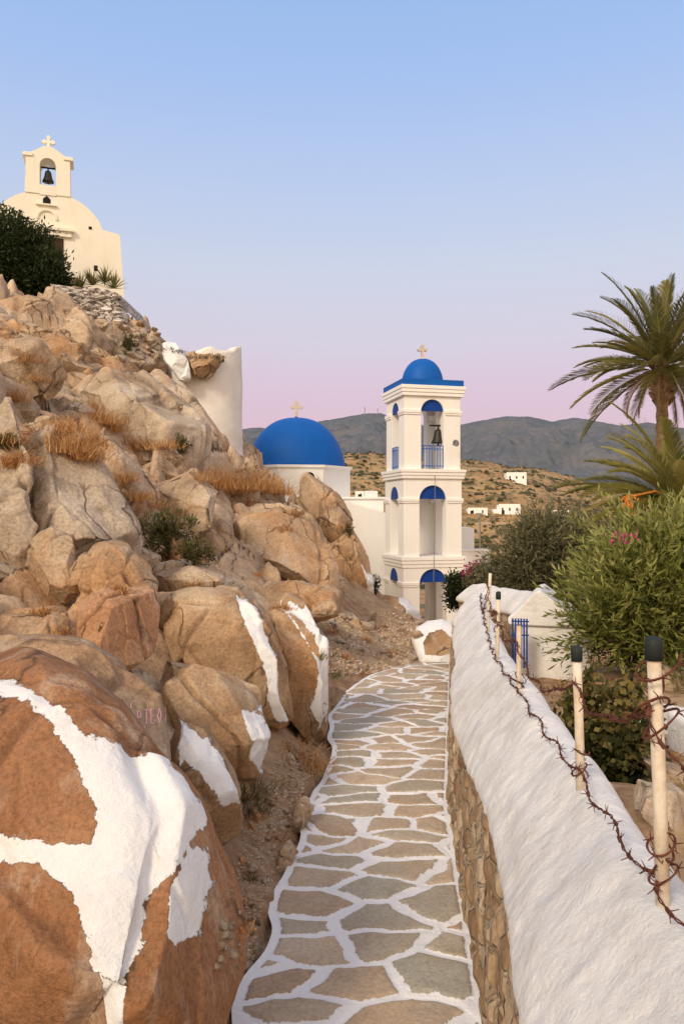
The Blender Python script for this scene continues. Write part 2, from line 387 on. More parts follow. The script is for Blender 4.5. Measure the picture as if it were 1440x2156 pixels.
# mountains
mp=[(300,900),(505,903),(560,900),(640,893),(700,882),(760,872),(800,871),(850,885),(900,898),(960,896),(1010,885),(1060,877),(1110,876),(1160,887),(1200,880),(1240,884),(1300,893),(1360,890),(1440,905),(1700,930),(2100,950)]
mx=np.linspace(200,2100,900); mt=np.linspace(0,1,150)
MT,MX=np.meshgrid(mt,mx,indexing='ij')
ym=1500+1600*MT
xm=(MX-720)/1600*(3000)
zr=1.6+(1078-np.interp(MX,[a for a,_ in mp],[b for _,b in mp]))/1600*3000
zr=zr+fbm(np.stack([xm.ravel()/70,xm.ravel()*0,xm.ravel()*0],1),4,30).reshape(xm.shape)*10
prof=np.where(MT<.93,np.power(np.clip(MT/.93,0,1),1.1),1-(MT-.93)*6)
m3=np.stack([xm.ravel()/330,ym.ravel()/300,ym.ravel()*0],1)
rid=(1-np.abs(fbm(m3,6,21))*1.3)
zz=-15+(zr+15)*prof+((rid-.78)*190*np.sin(np.pi*np.clip(MT.ravel()/.93,0,1))).reshape(xm.shape)
m_mt,nt,b=newmat('distant_mountain'); T=NT(nt)
c=T.ramp(T.noise(.010,10,.78),[(.36,(.060,.078,.070)),(.48,(.10,.112,.092)),(.58,(.16,.145,.12)),(.68,(.08,.098,.08))])
c=T.mix(T.mr(T.noise(.05,6,.8),.54,.6,0,.5),c,(.045,.062,.05))
c=T.mix(.36,c,(.14,.155,.235))  # distance haze painted into the base colour
T.l(c,b.inputs['Base Color'])
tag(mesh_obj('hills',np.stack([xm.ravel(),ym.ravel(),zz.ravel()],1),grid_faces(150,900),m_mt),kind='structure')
for i,(a,h) in enumerate([(768,17),(795,14)]):
    mb=MB(); p=P(a,873,2960); k=2960/1600
    mb.tube([p-Vector((0,0,20)),p+Vector((0,0,h*k))],[2.2,1.0],5); mb.tube([p+Vector((-3,0,h*k*.7)),p+Vector((3,0,h*k*.7))],.8,4)
    tag(mb.build('antenna_mast',m_metal),['thin antenna mast on the mountain ridge, left of the two','thin antenna mast on the mountain ridge, right one nearer the bell tower'][i],'antenna mast')
# ---------------- path
pr=lambda Y:np.interp(Y,[0,2.48,2.93,4.46,6.84,9.34],[.14,.45,.485,.60,.95,1.32])
pl=lambda Y:np.interp(Y,[0,2.48,2.93,3.8,4.46,5.4,6.1,6.84,7.7,8.42,9.0,9.5],[-.5,-.37,-.32,-.24,-.22,-.1,-.1,-.11,.02,.22,.5,.95])
ny,nx=1300,120
py_=np.linspace(.2,9.5,ny); t=np.linspace(0,1,nx)
PY,TT=np.meshgrid(py_,t,indexing='ij')
xl=pl(PY)+.035*vn(np.stack([PY.ravel()*3,PY.ravel()*0,PY.ravel()*0],1),5).reshape(PY.shape); xr=pr(PY)+.03
PX=xl+(xr-xl)*TT
w=np.stack([PX.ravel(),PY.ravel(),PX.ravel()*0],1)
wv=w[:,:2]+.08*np.stack([fbm(w*3.5,3,41),fbm(w*3.5,3,42)],1)
seeds=[];r2=random.Random(21)
tries=0
while tries<9000:
    tries+=1; x,y=r2.uniform(-.7,1.7),r2.uniform(0,10); big=r2.random()
    rad_=.13+.22*big**1.2
    if all((((x-a)*.70)**2+((y-b_)*1.14)**2)**.5>(rad_+c_)*.5 for a,b_,c_,_ in seeds): seeds.append((x,y,rad_,r2.random()))
sd=np.array([(a,b_,d_) for a,b_,c_,d_ in seeds]); met=np.array([.70,1.14])
def vor(pts):
    D1=np.full(len(pts),9.);D2=np.full(len(pts),9.);I=np.zeros(len(pts),int);J=np.zeros(len(pts),int)
    order=np.argsort(pts[:,1]); ysr=pts[order,1]
    for k,s_ in enumerate(sd):
        lo=np.searchsorted(ysr,s_[1]-.7); hi=np.searchsorted(ysr,s_[1]+.7); ix=order[lo:hi]
        dd=(pts[ix]-s_[:2])*met; d=np.sqrt((dd**2).sum(1)); d1=D1[ix]; d2=D2[ix]; m=d<d1
        m2=(~m)&(d<d2)
        J[ix]=np.where(m,I[ix],np.where(m2,k,J[ix])); D2[ix]=np.where(m,d1,np.minimum(d2,d)); I[ix]=np.where(m,k,I[ix]); D1[ix]=np.where(m,d,d1)
    return D1,D2,I,J
D1,D2,I,J=vor(wv)
sep=np.sqrt((((sd[I][:,:2]-sd[J][:,:2])*met)**2).sum(1))
joint=(D2**2-D1**2)/(2*np.maximum(sep,.05))
joint=np.minimum(joint,np.minimum((PX-xl).ravel(),(xr-PX).ravel())-.018)
zP=-.03*w[:,1]+.009*sstep(.014,.035,joint)+fbm(w*3,4,50)*.010+(sd[I][:,2]-.5)*.006
path=mesh_obj('path',np.stack([w[:,0],w[:,1],zP],1),grid_faces(ny,nx),m_path,None,True,{'joint':joint,'stone':sd[I][:,2]})
tag(path,kind='structure')
# ---------------- boundary wall
def sweep(name,prof,y0,y1,ny,npf,mat,parent,xb,zb,amp,seed,low=None,stone=0,fine=0):
    pr_=np.array(prof,float); L=np.concatenate([[0],np.cumsum(np.sqrt((np.diff(pr_,axis=0)**2).sum(1)))]); L/=L[-1]
    tt=np.linspace(0,1,npf); pw=np.interp(tt,L,pr_[:,0]); ph=np.interp(tt,L,pr_[:,1])
    for _ in range(3):
        pw[1:-1]=(pw[:-2]+pw[1:-1]*2+pw[2:])/4; ph[1:-1]=(ph[:-2]+ph[1:-1]*2+ph[2:])/4
    yv=np.linspace(y0,y1,ny); YV,Wt=np.meshgrid(yv,np.arange(npf),indexing='ij')
    W=pw[Wt].copy(); Hh=ph[Wt].copy()
    if low is not None:
        nn_=fbm(np.stack([yv*1.3,yv*0,yv*0],1),6,seed+9); k=np.clip(1-tt[Wt]*4,0,1)
        Hh=Hh+(.13*nn_)[:,None]*k
    X=xb(YV)+W; Z=zb(YV)+Hh
    p=np.stack([X.ravel(),YV.ravel(),Z.ravel()],1)
    dW=np.gradient(pw); dH=np.gradient(ph); n_=np.sqrt(dW**2+dH**2); nx_=(-dH/n_)[Wt].ravel(); nz_=(dW/n_)[Wt].ravel()
    d=fbm(p*3,5,seed)*amp+fbm(p*1.0,3,seed+5)*amp*1.2
    if fine: d+=fbm(p*14,4,seed+3)*fine
    if stone:
        a,b_,i_=worley((p+.05*fbm(p*5,2,3)[:,None])*np.array([5,5,9]),seed); d+=stone*(np.clip((b_-a)*4,0,1)-.8)+stone*.5*(i_-.5)
    p[:,0]+=nx_*d; p[:,2]+=nz_*d
    o=mesh_obj(name,p,grid_faces(ny,npf),mat,parent); return o
bw=thing('boundary_wall',(0,0,0),0,'long whitewashed boundary wall with rubble stone base running along the right of the path','wall')
zb=lambda Y:-.03*Y
sweep('rubble_base',[(.0,-.4),(.01,0),(.03,.30),(.062,.52),(.13,.66),(.24,.70)],.2,9.4,900,80,m_rubble,bw,pr,zb,.010,60,None,.02)
sweep('plaster_cap',[(.12,.53),(.055,.533),(.038,.55),(.048,.59),(.115,.69),(.235,.815),(.28,.86),(.33,.872),(.385,.85),(.43,.78),(.46,.5),(.49,0),(.49,-.6)],.2,9.4,1000,140,m_wall,bw,pr,zb,.026,70,.57,fine=.006)
mb=MB(); ye=9.4; bx=float(pr(ye)); mb.prism([(bx+.02,-.9),(bx+.04,.25),(bx+.1,.35),(bx+.22,.5),(bx+.30,.55),(bx+.38,.5),(bx+.44,.2),(bx+.46,-.9)],ye-.02,ye+.04); mb.build('end_face',m_wall,bw)
w2=thing('stone_wall',(0,0,0),0,'short rubble stone wall with white sloping cap behind the end of the long wall','wall')
xb2=lambda Y:2.19-.055*(Y-9.4)
zb2=lambda Y:-.30-.06*(Y-9.4)
sweep('rubble_base',[(0,-.6),(.02,.3),(.04,.62)],9.0,13.2,220,40,m_rubble,w2,xb2,zb2,.02,80,None,.02)
sweep('white_cap',[(.06,.56),(-.03,.58),(.0,.66),(.15,.80),(.3,.9),(.4,.88),(.5,.7),(.5,-.6)],9.0,13.2,220,50,m_wall,w2,xb2,zb2,.035,85)
# ---------------- rocks
def inpoly(px,py,poly):
    ins=np.zeros(len(px),bool); d=np.full(len(px),1e9); n=len(poly)
    for i in range(n):
        x1,y1=poly[i]; x2,y2=poly[(i+1)%n]
        c=((y1>py)!=(y2>py))&(px<(x2-x1)*(py-y1)/((y2-y1) if y2!=y1 else 1e-9)+x1); ins^=c
        vx,vy=x2-x1,y2-y1; t=np.clip(((px-x1)*vx+(py-y1)*vy)/(vx*vx+vy*vy+1e-9),0,1)
        d=np.minimum(d,np.hypot(px-x1-t*vx,py-y1-t*vy))
    return np.where(ins,d,-d)
def chip(v,cen,npl,lo,hi,seed):
    r=np.random.default_rng(seed+500); q=v-cen
    for k in range(npl):
        d=r.normal(size=3)*np.array([1,1,.9]); d/=np.linalg.norm(d)
        s=q@d; h=s.max()*r.uniform(lo,hi)
        q=q-np.maximum(s-h,0)[:,None]*d*.93
    return q+cen
def rock(outline,Y,bulge,tilt,mat,label,add=(),sub=(),seed=1,n=200,m=100,name='boulder',cat='boulder',group=None,rough=1.0,blocky=1.0,npl=24,lo=.66,hi=.93):
    o=np.array(outline,float); 
    x,y=o[:,0],o[:,1]; x2,y2=np.roll(x,-1),np.roll(y,-1); cr=x*y2-x2*y; A_=cr.sum()/2
    cx=((x+x2)*cr).sum()/(6*A_); cy=((y+y2)*cr).sum()/(6*A_)
    th=np.linspace(0,2*np.pi,n,endpoint=False); Rr=np.zeros(n)
    for i in range(n):
        dx,dy=math.cos(th[i]),math.sin(th[i]); best=0
        for k in range(len(o)):
            ax,ay=o[k]-(cx,cy); bx_,by_=o[(k+1)%len(o)]-(cx,cy)
            den=dx*(by_-ay)-dy*(bx_-ax)
            if abs(den)<1e-9: continue
            t=(ax*(by_-ay)-ay*(bx_-ax))/den; s=(ax*dy-ay*dx)/den
            if t>0 and 0<=s<=1: best=max(best,t)
        Rr[i]=best
    Rr*=1.05
    ph=np.linspace(.02,np.pi-.02,m)
    PH,TH=np.meshgrid(ph,np.arange(n),indexing='ij')
    rr=Rr[TH]*np.sin(PH)**.6; ang=th[TH]
    px=(cx+rr*np.cos(ang)).ravel(); py=(cy+rr*np.sin(ang)).ravel()
    co=np.cos(PH).ravel(); dep=-bulge*1.15*np.sign(co)*np.abs(co)**.6
    Yv=Y+tilt*(cy-py)/F*Y+dep
    v=np.stack([(px-CX)/F*Yv,Yv,CH-(py-CY)/F*Yv],1)
    cen=v.mean(0); size=np.sqrt(Rr.mean()*Y/F*max(bulge,.05))
    v=chip(v,cen,npl,lo,hi,seed)
    g=v.reshape(m,n,3)
    d1=np.roll(g,-1,1)-np.roll(g,1,1); d0=np.gradient(g,axis=0)
    nr=np.cross(d0,d1).reshape(-1,3); nr/=np.linalg.norm(nr,axis=1)[:,None]+1e-9
    if ((v-cen)*nr).sum()<0: nr=-nr
    q=v/size
    wq=q+.14*np.stack([fbm(q*1.1,3,seed+1),fbm(q*1.1,3,seed+2),fbm(q*1.1,3,seed+3)],1)
    a1,a2,ai,at=worley(wq*np.array([.8,.8,.42])+seed*3.1,seed,True)
    b1,b2,bi,bt_=worley(wq*np.array([1.7,1.7,1.0])+seed,seed+7,True)
    fl=sstep(0,.09,a2-a1); fl2=sstep(0,.12,b2-b1)
    d=rough*size*(.10*blocky*(fl-.85)+.10*blocky*(ai-.5)*fl+.22*blocky*at*fl+.06*blocky*bt_*fl2+.015*blocky*(fl2-.8)+.05*fbm(q*1.2,4,seed)+.018*fbm(q*5,5,seed+20))
    v=v+nr*d[:,None]
    v=np.vstack([v,v[:n].mean(0),v[-n:].mean(0)])
    fc=grid_faces(m,n,True).tolist(); N=m*n
    fc+=[(N,(k+1)%n,k) for k in range(n)]+[(N+1,(m-1)*n+k,(m-1)*n+(k+1)%n) for k in range(n)]
    px=np.append(px,[cx,cx]);py=np.append(py,[cy,cy])
    attrs=None
    if add:
        s=np.full(len(px),-1e9)
        for p_ in add: s=np.maximum(s,inpoly(px,py,p_))
        for p_ in sub: s=np.minimum(s,-inpoly(px,py,p_))
        attrs={'paint':s/F*Y}
    ob=mesh_obj(name,v,fc,mat,None,True,attrs)
    tag(ob,label,cat,group); return ob
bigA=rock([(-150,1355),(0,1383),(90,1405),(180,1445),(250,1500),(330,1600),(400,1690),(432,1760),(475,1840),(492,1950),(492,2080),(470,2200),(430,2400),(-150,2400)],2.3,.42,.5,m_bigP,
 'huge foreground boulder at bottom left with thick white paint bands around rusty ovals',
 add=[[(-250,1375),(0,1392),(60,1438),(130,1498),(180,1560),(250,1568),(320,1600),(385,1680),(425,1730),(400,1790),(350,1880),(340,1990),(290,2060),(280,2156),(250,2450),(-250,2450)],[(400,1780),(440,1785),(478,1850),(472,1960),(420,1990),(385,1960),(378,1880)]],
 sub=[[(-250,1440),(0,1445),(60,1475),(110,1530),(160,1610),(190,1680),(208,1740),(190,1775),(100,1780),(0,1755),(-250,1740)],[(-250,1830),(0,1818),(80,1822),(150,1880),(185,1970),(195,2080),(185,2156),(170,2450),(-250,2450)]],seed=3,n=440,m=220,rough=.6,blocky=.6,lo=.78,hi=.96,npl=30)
graf=rock([(-150,1290),(0,1335),(80,1350),(180,1368),(280,1430),(345,1490),(385,1590),(400,1680),(440,1800),(300,1850),(-150,1850)],3.3,.4,.5,m_tan,'tan boulder with pink spray painted graffiti above the big painted boulder',seed=5,n=260,m=130,rough=.6,blocky=.6,lo=.75,hi=.96)
rock([(130,1290),(210,1245),(325,1230),(335,1330),(328,1400),(300,1445),(200,1400),(140,1350)],4.1,.28,.4,m_rust,'angular rust red block of rock above the graffiti boulder',seed=8,rough=.5,lo=.6,hi=.9)
rock([(310,1400),(360,1383),(480,1400),(540,1470),(565,1550),(558,1620),(520,1690),(430,1700),(370,1620),(315,1480)],4.4,.35,.4,m_tanP,'brown boulder with a narrow white painted strip down its right edge',
 add=[[(527,1470),(550,1485),(572,1550),(566,1632),(545,1622),(545,1560),(530,1520)]],seed=9,rough=.6,lo=.72)
rock([(355,1510),(430,1540),(490,1625),(515,1695),(508,1760),(450,1810),(410,1770),(375,1700),(350,1600)],3.6,.22,.4,m_tanP,'dark brown boulder with a pointed white painted patch beside graffiti boulder',
 add=[[(362,1505),(440,1555),(500,1645),(510,1700),(480,1712),(432,1640),(388,1600),(380,1618)]],seed=10,rough=.6,blocky=.8,lo=.72)
rock([(330,1265),(420,1240),(500,1245),(560,1305),(600,1400),(608,1500),(642,1562),(580,1590),(520,1520),(420,1430),(340,1410)],5.5,.4,.4,m_tanP,'tall brown boulder with one curved white painted stripe',
 add=[[(498,1250),(520,1262),(552,1310),(592,1400),(600,1490),(638,1558),(600,1562),(578,1500),(565,1420),(520,1320)]],seed=12,n=220,m=110,rough=.6,blocky=.8,lo=.75)
rock([(545,1280),(572,1248),(640,1262),(692,1355),(695,1480),(690,1570),(650,1580),(600,1510),(588,1400),(555,1330)],6.1,.38,.3,m_tanP,'rounded brown boulder beside the path with branching white painted stripes',
 add=[[(568,1250),(600,1275),(645,1330),(672,1400),(668,1450),(655,1500),(690,1560),(700,1480),(700,1360),(650,1270),(612,1258),(605,1270)]],sub=[[(612,1280),(640,1295),(668,1345),(682,1390),(668,1380),(650,1335)]],seed=14,n=220,m=110,rough=.55,blocky=.8,lo=.78)
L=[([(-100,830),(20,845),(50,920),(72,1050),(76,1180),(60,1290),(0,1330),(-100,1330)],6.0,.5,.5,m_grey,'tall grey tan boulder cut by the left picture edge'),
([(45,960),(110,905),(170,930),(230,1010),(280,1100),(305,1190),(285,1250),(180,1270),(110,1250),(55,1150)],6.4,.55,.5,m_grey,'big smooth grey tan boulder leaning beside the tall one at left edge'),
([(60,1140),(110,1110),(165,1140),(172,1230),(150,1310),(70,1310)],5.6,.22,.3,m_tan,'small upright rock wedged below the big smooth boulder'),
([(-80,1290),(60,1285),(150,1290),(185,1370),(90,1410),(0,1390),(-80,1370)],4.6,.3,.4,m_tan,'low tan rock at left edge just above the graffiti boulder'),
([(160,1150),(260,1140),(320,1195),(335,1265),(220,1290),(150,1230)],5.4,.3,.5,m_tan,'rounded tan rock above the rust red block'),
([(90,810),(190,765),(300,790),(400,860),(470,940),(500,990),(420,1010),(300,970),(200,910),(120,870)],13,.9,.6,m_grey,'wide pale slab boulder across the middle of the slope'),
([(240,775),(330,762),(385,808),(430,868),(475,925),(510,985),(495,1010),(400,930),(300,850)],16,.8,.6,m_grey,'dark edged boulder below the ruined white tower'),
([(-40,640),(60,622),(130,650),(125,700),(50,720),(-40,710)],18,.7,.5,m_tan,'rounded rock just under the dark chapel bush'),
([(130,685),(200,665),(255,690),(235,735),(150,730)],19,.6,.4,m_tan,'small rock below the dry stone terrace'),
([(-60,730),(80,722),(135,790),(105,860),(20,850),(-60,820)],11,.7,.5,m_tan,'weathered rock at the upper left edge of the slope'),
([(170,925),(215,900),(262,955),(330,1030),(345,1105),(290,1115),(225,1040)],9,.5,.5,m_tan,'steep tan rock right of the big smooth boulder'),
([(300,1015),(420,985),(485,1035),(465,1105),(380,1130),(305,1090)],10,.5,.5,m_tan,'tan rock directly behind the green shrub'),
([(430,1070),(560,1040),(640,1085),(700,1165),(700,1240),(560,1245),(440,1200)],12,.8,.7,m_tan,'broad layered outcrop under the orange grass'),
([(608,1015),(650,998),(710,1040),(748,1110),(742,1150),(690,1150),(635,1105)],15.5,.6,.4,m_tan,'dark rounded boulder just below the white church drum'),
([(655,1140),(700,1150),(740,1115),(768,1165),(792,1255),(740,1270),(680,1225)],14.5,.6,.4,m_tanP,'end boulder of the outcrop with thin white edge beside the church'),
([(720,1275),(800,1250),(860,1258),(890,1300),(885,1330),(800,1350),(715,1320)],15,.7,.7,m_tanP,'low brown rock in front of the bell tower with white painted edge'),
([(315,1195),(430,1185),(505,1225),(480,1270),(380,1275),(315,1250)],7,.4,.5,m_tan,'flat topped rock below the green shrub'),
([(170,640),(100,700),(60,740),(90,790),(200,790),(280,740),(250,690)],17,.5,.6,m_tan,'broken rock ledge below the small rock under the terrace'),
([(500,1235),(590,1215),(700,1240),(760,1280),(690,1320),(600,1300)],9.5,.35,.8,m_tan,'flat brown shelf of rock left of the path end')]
for k,(o_,Y,bl,ti,mt_,lb) in enumerate(L):
    add=()
    if 'end boulder' in lb: add=[[(758,1185),(782,1210),(800,1265),(784,1262),(770,1225)]]
    if 'low brown' in lb: add=[[(840,1250),(865,1250),(900,1295),(890,1325),(875,1300)]]
    rock(o_,Y,bl,ti,mt_,lb,add=add,seed=20+k*3,rough=.7,blocky=.9)
rock([(868,1348),(878,1322),(900,1310),(930,1306),(958,1318),(974,1345),(970,1392),(930,1406),(885,1398)],10.6,.30,.9,m_tanP,'small rounded rock ringed with white paint at the end of the path',
 add=[[(840,1280),(1000,1280),(1000,1440),(840,1440)]],sub=[[(891,1352),(903,1332),(930,1325),(950,1344),(953,1374),(930,1380),(895,1378)]],seed=90,rough=.15,lo=.93,hi=.99,npl=8)
rock([(330,722),(370,722),(405,770),(408,800),(380,800),(345,760)],18.8,.4,.3,m_tanP,'white painted rock left of the ruined round tower',add=[[(300,700),(430,700),(430,820),(300,820)]],seed=93,rough=.6)
rock([(385,742),(440,738),(484,742),(465,768),(435,798),(412,800)],18.9,.35,.3,m_tan,'earth and rubble heap on the ruined round tower',seed=95,name='rubble_heap',cat='rubble')
for k,(o_,Y,lb) in enumerate([([(625,1690),(650,1660),(658,1700),(640,1750),(610,1790),(612,1740)],4.2,'long narrow kerb stone on the left path edge, farther one'),([(590,1790),(620,1755),(628,1790),(605,1850),(580,1850)],3.75,'narrow kerb stone on the left path edge, nearer one'),
   ([(1300,1650),(1380,1640),(1450,1680),(1460,1760),(1360,1750)],4.0,'grey tan rock behind the long wall at right edge'),([(1330,1590),(1390,1600),(1460,1630),(1460,1680),(1380,1660)],4.7,'flat rock above the rock at the right edge'),
   ([(1360,1400),(1440,1390),(1480,1430),(1470,1480),(1380,1470)],8,'pale rock under the bright green bush')]):
    rock(o_,Y,.1 if k<2 else .25,.3,m_grey if k>1 else m_tan,lb,seed=110+k,n=90,m=46,name='kerb_stone' if k<2 else 'boulder',cat='kerb stone' if k<2 else 'boulder',rough=.6)
bpy.context.view_layer.update()
dg=bpy.context.evaluated_depsgraph_get()
def hit(px,py):
    o=Vector((0,0,CH)); d=Vector(((px-CX)/F,1,-(py-CY)/F)).normalized()
    r=scn.ray_cast(dg,o,d,distance=200)
    return (r[1],r[2],r[4]) if r[0] else (None,None,None)
# embedded angular outcrop blocks
blk=[]
for k in range(7):
    n,m=110,56
    ph=np.linspace(.03,np.pi-.03,m); th=np.linspace(0,2*np.pi,n,endpoint=False); PH,TH=np.meshgrid(ph,th,indexing='ij')
    sg=lambda a,p_:np.sign(a)*np.abs(a)**p_
    v=np.stack([1.25*np.sin(PH)**.7*sg(np.cos(TH),.8),.85*np.sin(PH)**.7*sg(np.sin(TH),.8),.62*sg(np.cos(PH),.7)],-1).reshape(-1,3)
    v=chip(v,np.zeros(3),24,.6,.93,700+k)
    a1,a2,ai,at=worley(v*np.array([1.0,1.0,1.6])+k*9,k,True); fl=sstep(0,.1,a2-a1)
    dd=v/np.linalg.norm(v,axis=1)[:,None]
    v=v+dd*(.07*(fl-.8)+.18*at*fl+.05*fbm(v*1.6,4,k)+.018*fbm(v*6,4,k+9))[:,None]
    fc=grid_faces(m,n,True).tolist()+[tuple(range(n)),tuple(range(m*n-1,m*n-n-1,-1))]
    blk.append(mesh_obj('rock_block',v,fc,[m_tan,m_grey,m_tan,m_rust,m_grey,m_tan,m_tan][k],None,True))
rb=random.Random(77); cand=[]
for i in range(190):
    if i<150:
        py=rb.uniform(690,1330); xmax=np.interp(py,[690,800,980,1100,1250,1330],[250,370,500,690,770,640]); px=rb.uniform(-20,xmax); s_=rb.choice([22,28,36,46,58])
    else:
        py=rb.uniform(1300,2000); px=np.interp(py,[1300,1400,1500,1620,1700,1800,1900,2000],[700,700,690,620,560,530,510,500])+rb.uniform(-40,60 if py<1420 else 12); s_=rb.choice([12,16,22,28])
    cand.append((px,py,s_,hit(px,py)))
usedb=set();cnt=0
for px,py,s_,(h_,nn,ob) in cand:
    if h_ is None or ob.name!='hillside': continue
    s=s_*h_.y/F
    k=cnt%7; o=blk[k] if k not in usedb else blk[k].copy()
    if k in usedb: C.objects.link(o)
    usedb.add(k); cnt+=1
    o.location=h_-Vector((0,0,s*.12))+Vector((0,.25*s,0)); o.scale=(s*rb.uniform(.8,1.3),s,s*rb.uniform(.8,1.5)); o.rotation_euler=(rb.uniform(-.25,.25),.55+rb.uniform(-.3,.3),rb.uniform(-.5,.5))
    if py<1290: tag(o,'angular block of bedrock jutting out of the rocky hillside','rock','bedrock blocks in the hillside')
    else: tag(o,'low rock ledge breaking through the bare ground left of the path','rock','rock ledges left of the path')
for k in range(7):
    if k not in usedb: bpy.data.objects.remove(blk[k])
bpy.context.view_layer.update()
dg=bpy.context.evaluated_depsgraph_get()
def strokes_text(txt,x0,y0,h,slant):
    G={'W':[[(0,0),(.2,1),(.4,.3),(.6,1),(.8,0)]],'A':[[(0,1),(.35,0),(.7,1)],[(.15,.6),(.55,.6)]],'P':[[(0,1),(0,0),(.5,.1),(.5,.45),(0,.5)]],'T':[[(0,0),(.7,0)],[(.35,0),(.35,1)]],
    'E':[[(.5,0),(0,0),(0,1),(.5,1)],[(0,.5),(.4,.5)]],'O':[[(.3,0),(0,.5),(.3,1),(.55,.5),(.3,0)]],'I':[[(.1,0),(.1,1)]],'C':[[(.5,.1),(.1,.2),(0,.6),(.2,1),(.5,.9)]]}
    out=[];x=x0
    for ch in txt:
        for s in G[ch]: out.append([(x+a*h*.42,y0+b_*h+(x-x0)*slant) for a,b_ in s])
        x+=h*(.47 if ch!='I' else .22)
    return out
mb=MB()
for st in strokes_text('WAPTEOIT',262,1500,30,-.12)+strokes_text('ICT',290,1532,17,-.1)+strokes_text('C',276,1480,11,0):
    pts=[]
    for (a,b_),(c_,d_) in zip(st[:-1],st[1:]):
        for k in range(5):
            u=k/4; h_,nn,ob=hit(a+(c_-a)*u,b_+(d_-b_)*u)
            if h_ and ob==graf: pts.append(h_+nn*.001)
    if len(pts)>2: mb.tube(pts,.0026,4)
if mb.v: mb.build('graffiti_lettering',m_pink,graf)
# ---------------- foliage
def leaf_mesh(name,cen,size,asp,mat,parent,seed,tint,direc=None,rnd=.35):
    r=np.random.default_rng(seed); N=len(cen)
    d=r.normal(size=(N,3)) if direc is None else direc+r.normal(size=(N,3))*rnd
    d/=np.linalg.norm(d,axis=1)[:,None]; u=r.normal(size=(N,3)); u-= (u*d).sum(1)[:,None]*d; u/=np.linalg.norm(u,axis=1)[:,None]
    s=size*r.uniform(.6,1.3,N)[:,None]
    v=np.stack([cen,cen+d*s*.5+u*s*asp*.5,cen+d*s,cen+d*s*.5-u*s*asp*.5],1).reshape(-1,3)
    f=np.arange(N*4).reshape(-1,4)
    return mesh_obj(name,v,f,mat,parent,False,{'tint':np.repeat(tint,4)})
def clump_pts(rad,ncl,per,cr,seed,shell=.55,lumpa=.25):
    r=np.random.default_rng(seed); d=r.normal(size=(ncl,3)); d/=np.linalg.norm(d,axis=1)[:,None]
    rr=(shell+(1-shell)*r.random(ncl))[:,None]; 
    lump=(1+lumpa*2*fbm(d*1.8,3,seed))[:,None]
    c=d*rr*lump*np.array(rad); pts=np.repeat(c,per,0)+r.normal(size=(ncl*per,3))*cr
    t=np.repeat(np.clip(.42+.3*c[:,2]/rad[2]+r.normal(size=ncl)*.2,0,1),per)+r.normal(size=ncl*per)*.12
    dirs=np.repeat(d,per,0)
    return pts,np.clip(t,0,1),dirs,c
def sprig_pts(rad,nsp,per,length,seed,shell=.45,lumpa=.25,up=.35):
    r=np.random.default_rng(seed); d=r.normal(size=(nsp,3)); d/=np.linalg.norm(d,axis=1)[:,None]
    lump=(1+lumpa*2*fbm(d*1.8,3,seed))[:,None]
    c=d*(shell+(1-shell)*r.random(nsp))[:,None]*lump*np.array(rad)
    sd_=d+np.array([0,0,up])+r.normal(size=(nsp,3))*.45; sd_/=np.linalg.norm(sd_,axis=1)[:,None]
    L=length*r.uniform(.5,1.6,nsp)[:,None]
    u=np.linspace(0,1,per)
    C3=np.repeat(c,per,0); D3=np.repeat(sd_,per,0); U=np.tile(u,nsp)[:,None]; L3=np.repeat(L,per,0)
    pts=C3+D3*L3*U+np.array([0,0,-.12])*L3*U**2
    side=r.normal(size=(len(pts),3)); dr=D3*.9+side*.55*(1.1-U*.6)
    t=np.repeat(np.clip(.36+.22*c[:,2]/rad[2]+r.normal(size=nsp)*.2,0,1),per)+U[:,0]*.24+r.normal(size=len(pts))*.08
    return pts,np.clip(t,0,1),dr,c
def bush(name,px,py,Y,rx,rz,ry,ncl,per,cr,size,asp,mat,label,cat,seed,ground=None,directed=True,crownname='foliage',group=None,lobes=None,rnd=.35,lumpa=.25,sprig=0,up=.35):
    c=P(px,py,Y); gz=ground if ground is not None else c.z-rz
    t=thing(name,(c.x,c.y,gz),0,label,cat,group)
    A1=[];A2=[];A3=[];A4=[]
    for li,(lx,lz,ls) in enumerate(lobes or [(0,0,1)]):
        k=max(20,int(ncl*ls*ls))
        if sprig: pts,ti,di,cc=sprig_pts((rx*ls,ry*ls,rz*ls),k,per,sprig,seed+li,lumpa=lumpa,up=up)
        else: pts,ti,di,cc=clump_pts((rx*ls,ry*ls,rz*ls),k,per,cr,seed+li,lumpa=lumpa)
        o_=np.array([lx*rx,0,lz*rz]); A1.append(pts+o_);A2.append(ti);A3.append(di);A4.append(cc+o_)
    pts=np.vstack(A1);ti=np.concatenate(A2);di=np.vstack(A3);cc=np.vstack(A4)
    off=np.array([0,0,c.z-gz])
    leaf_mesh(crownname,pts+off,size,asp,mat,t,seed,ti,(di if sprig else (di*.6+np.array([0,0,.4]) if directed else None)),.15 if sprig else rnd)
    mb=MB(); rr=random.Random(seed); top=Vector((0,0,c.z-gz-rz*.45))
    mb.tube([(0,0,-.1),(rx*.05,0,top.z*.5),top],[.09*rz+.01,.07*rz+.01,.05*rz],7)
    for k in range(0,len(cc),max(1,len(cc)//40)):
        e_=Vector(cc[k]+off); mid=(top+e_)/2+Vector((rr.uniform(-.1,.1)*rx,rr.uniform(-.1,.1)*rx,-.05*rz)); mb.tube([top,mid,e_],[.03*rz,.018*rz,.006*rz],5)
    mb.build('trunk',m_bark,t,True)
    return t
bush('olive_tree',1140,1185,14,.92,.86,.9,1300,13,.10,.09,.24,m_olive,'grey green olive tree behind the white gabled structure','tree',201,-1.4,crownname='crown',sprig=.3,lobes=[(0,0,.8),(-.5,-.1,.55),(.5,.25,.6),(.1,.55,.5)])
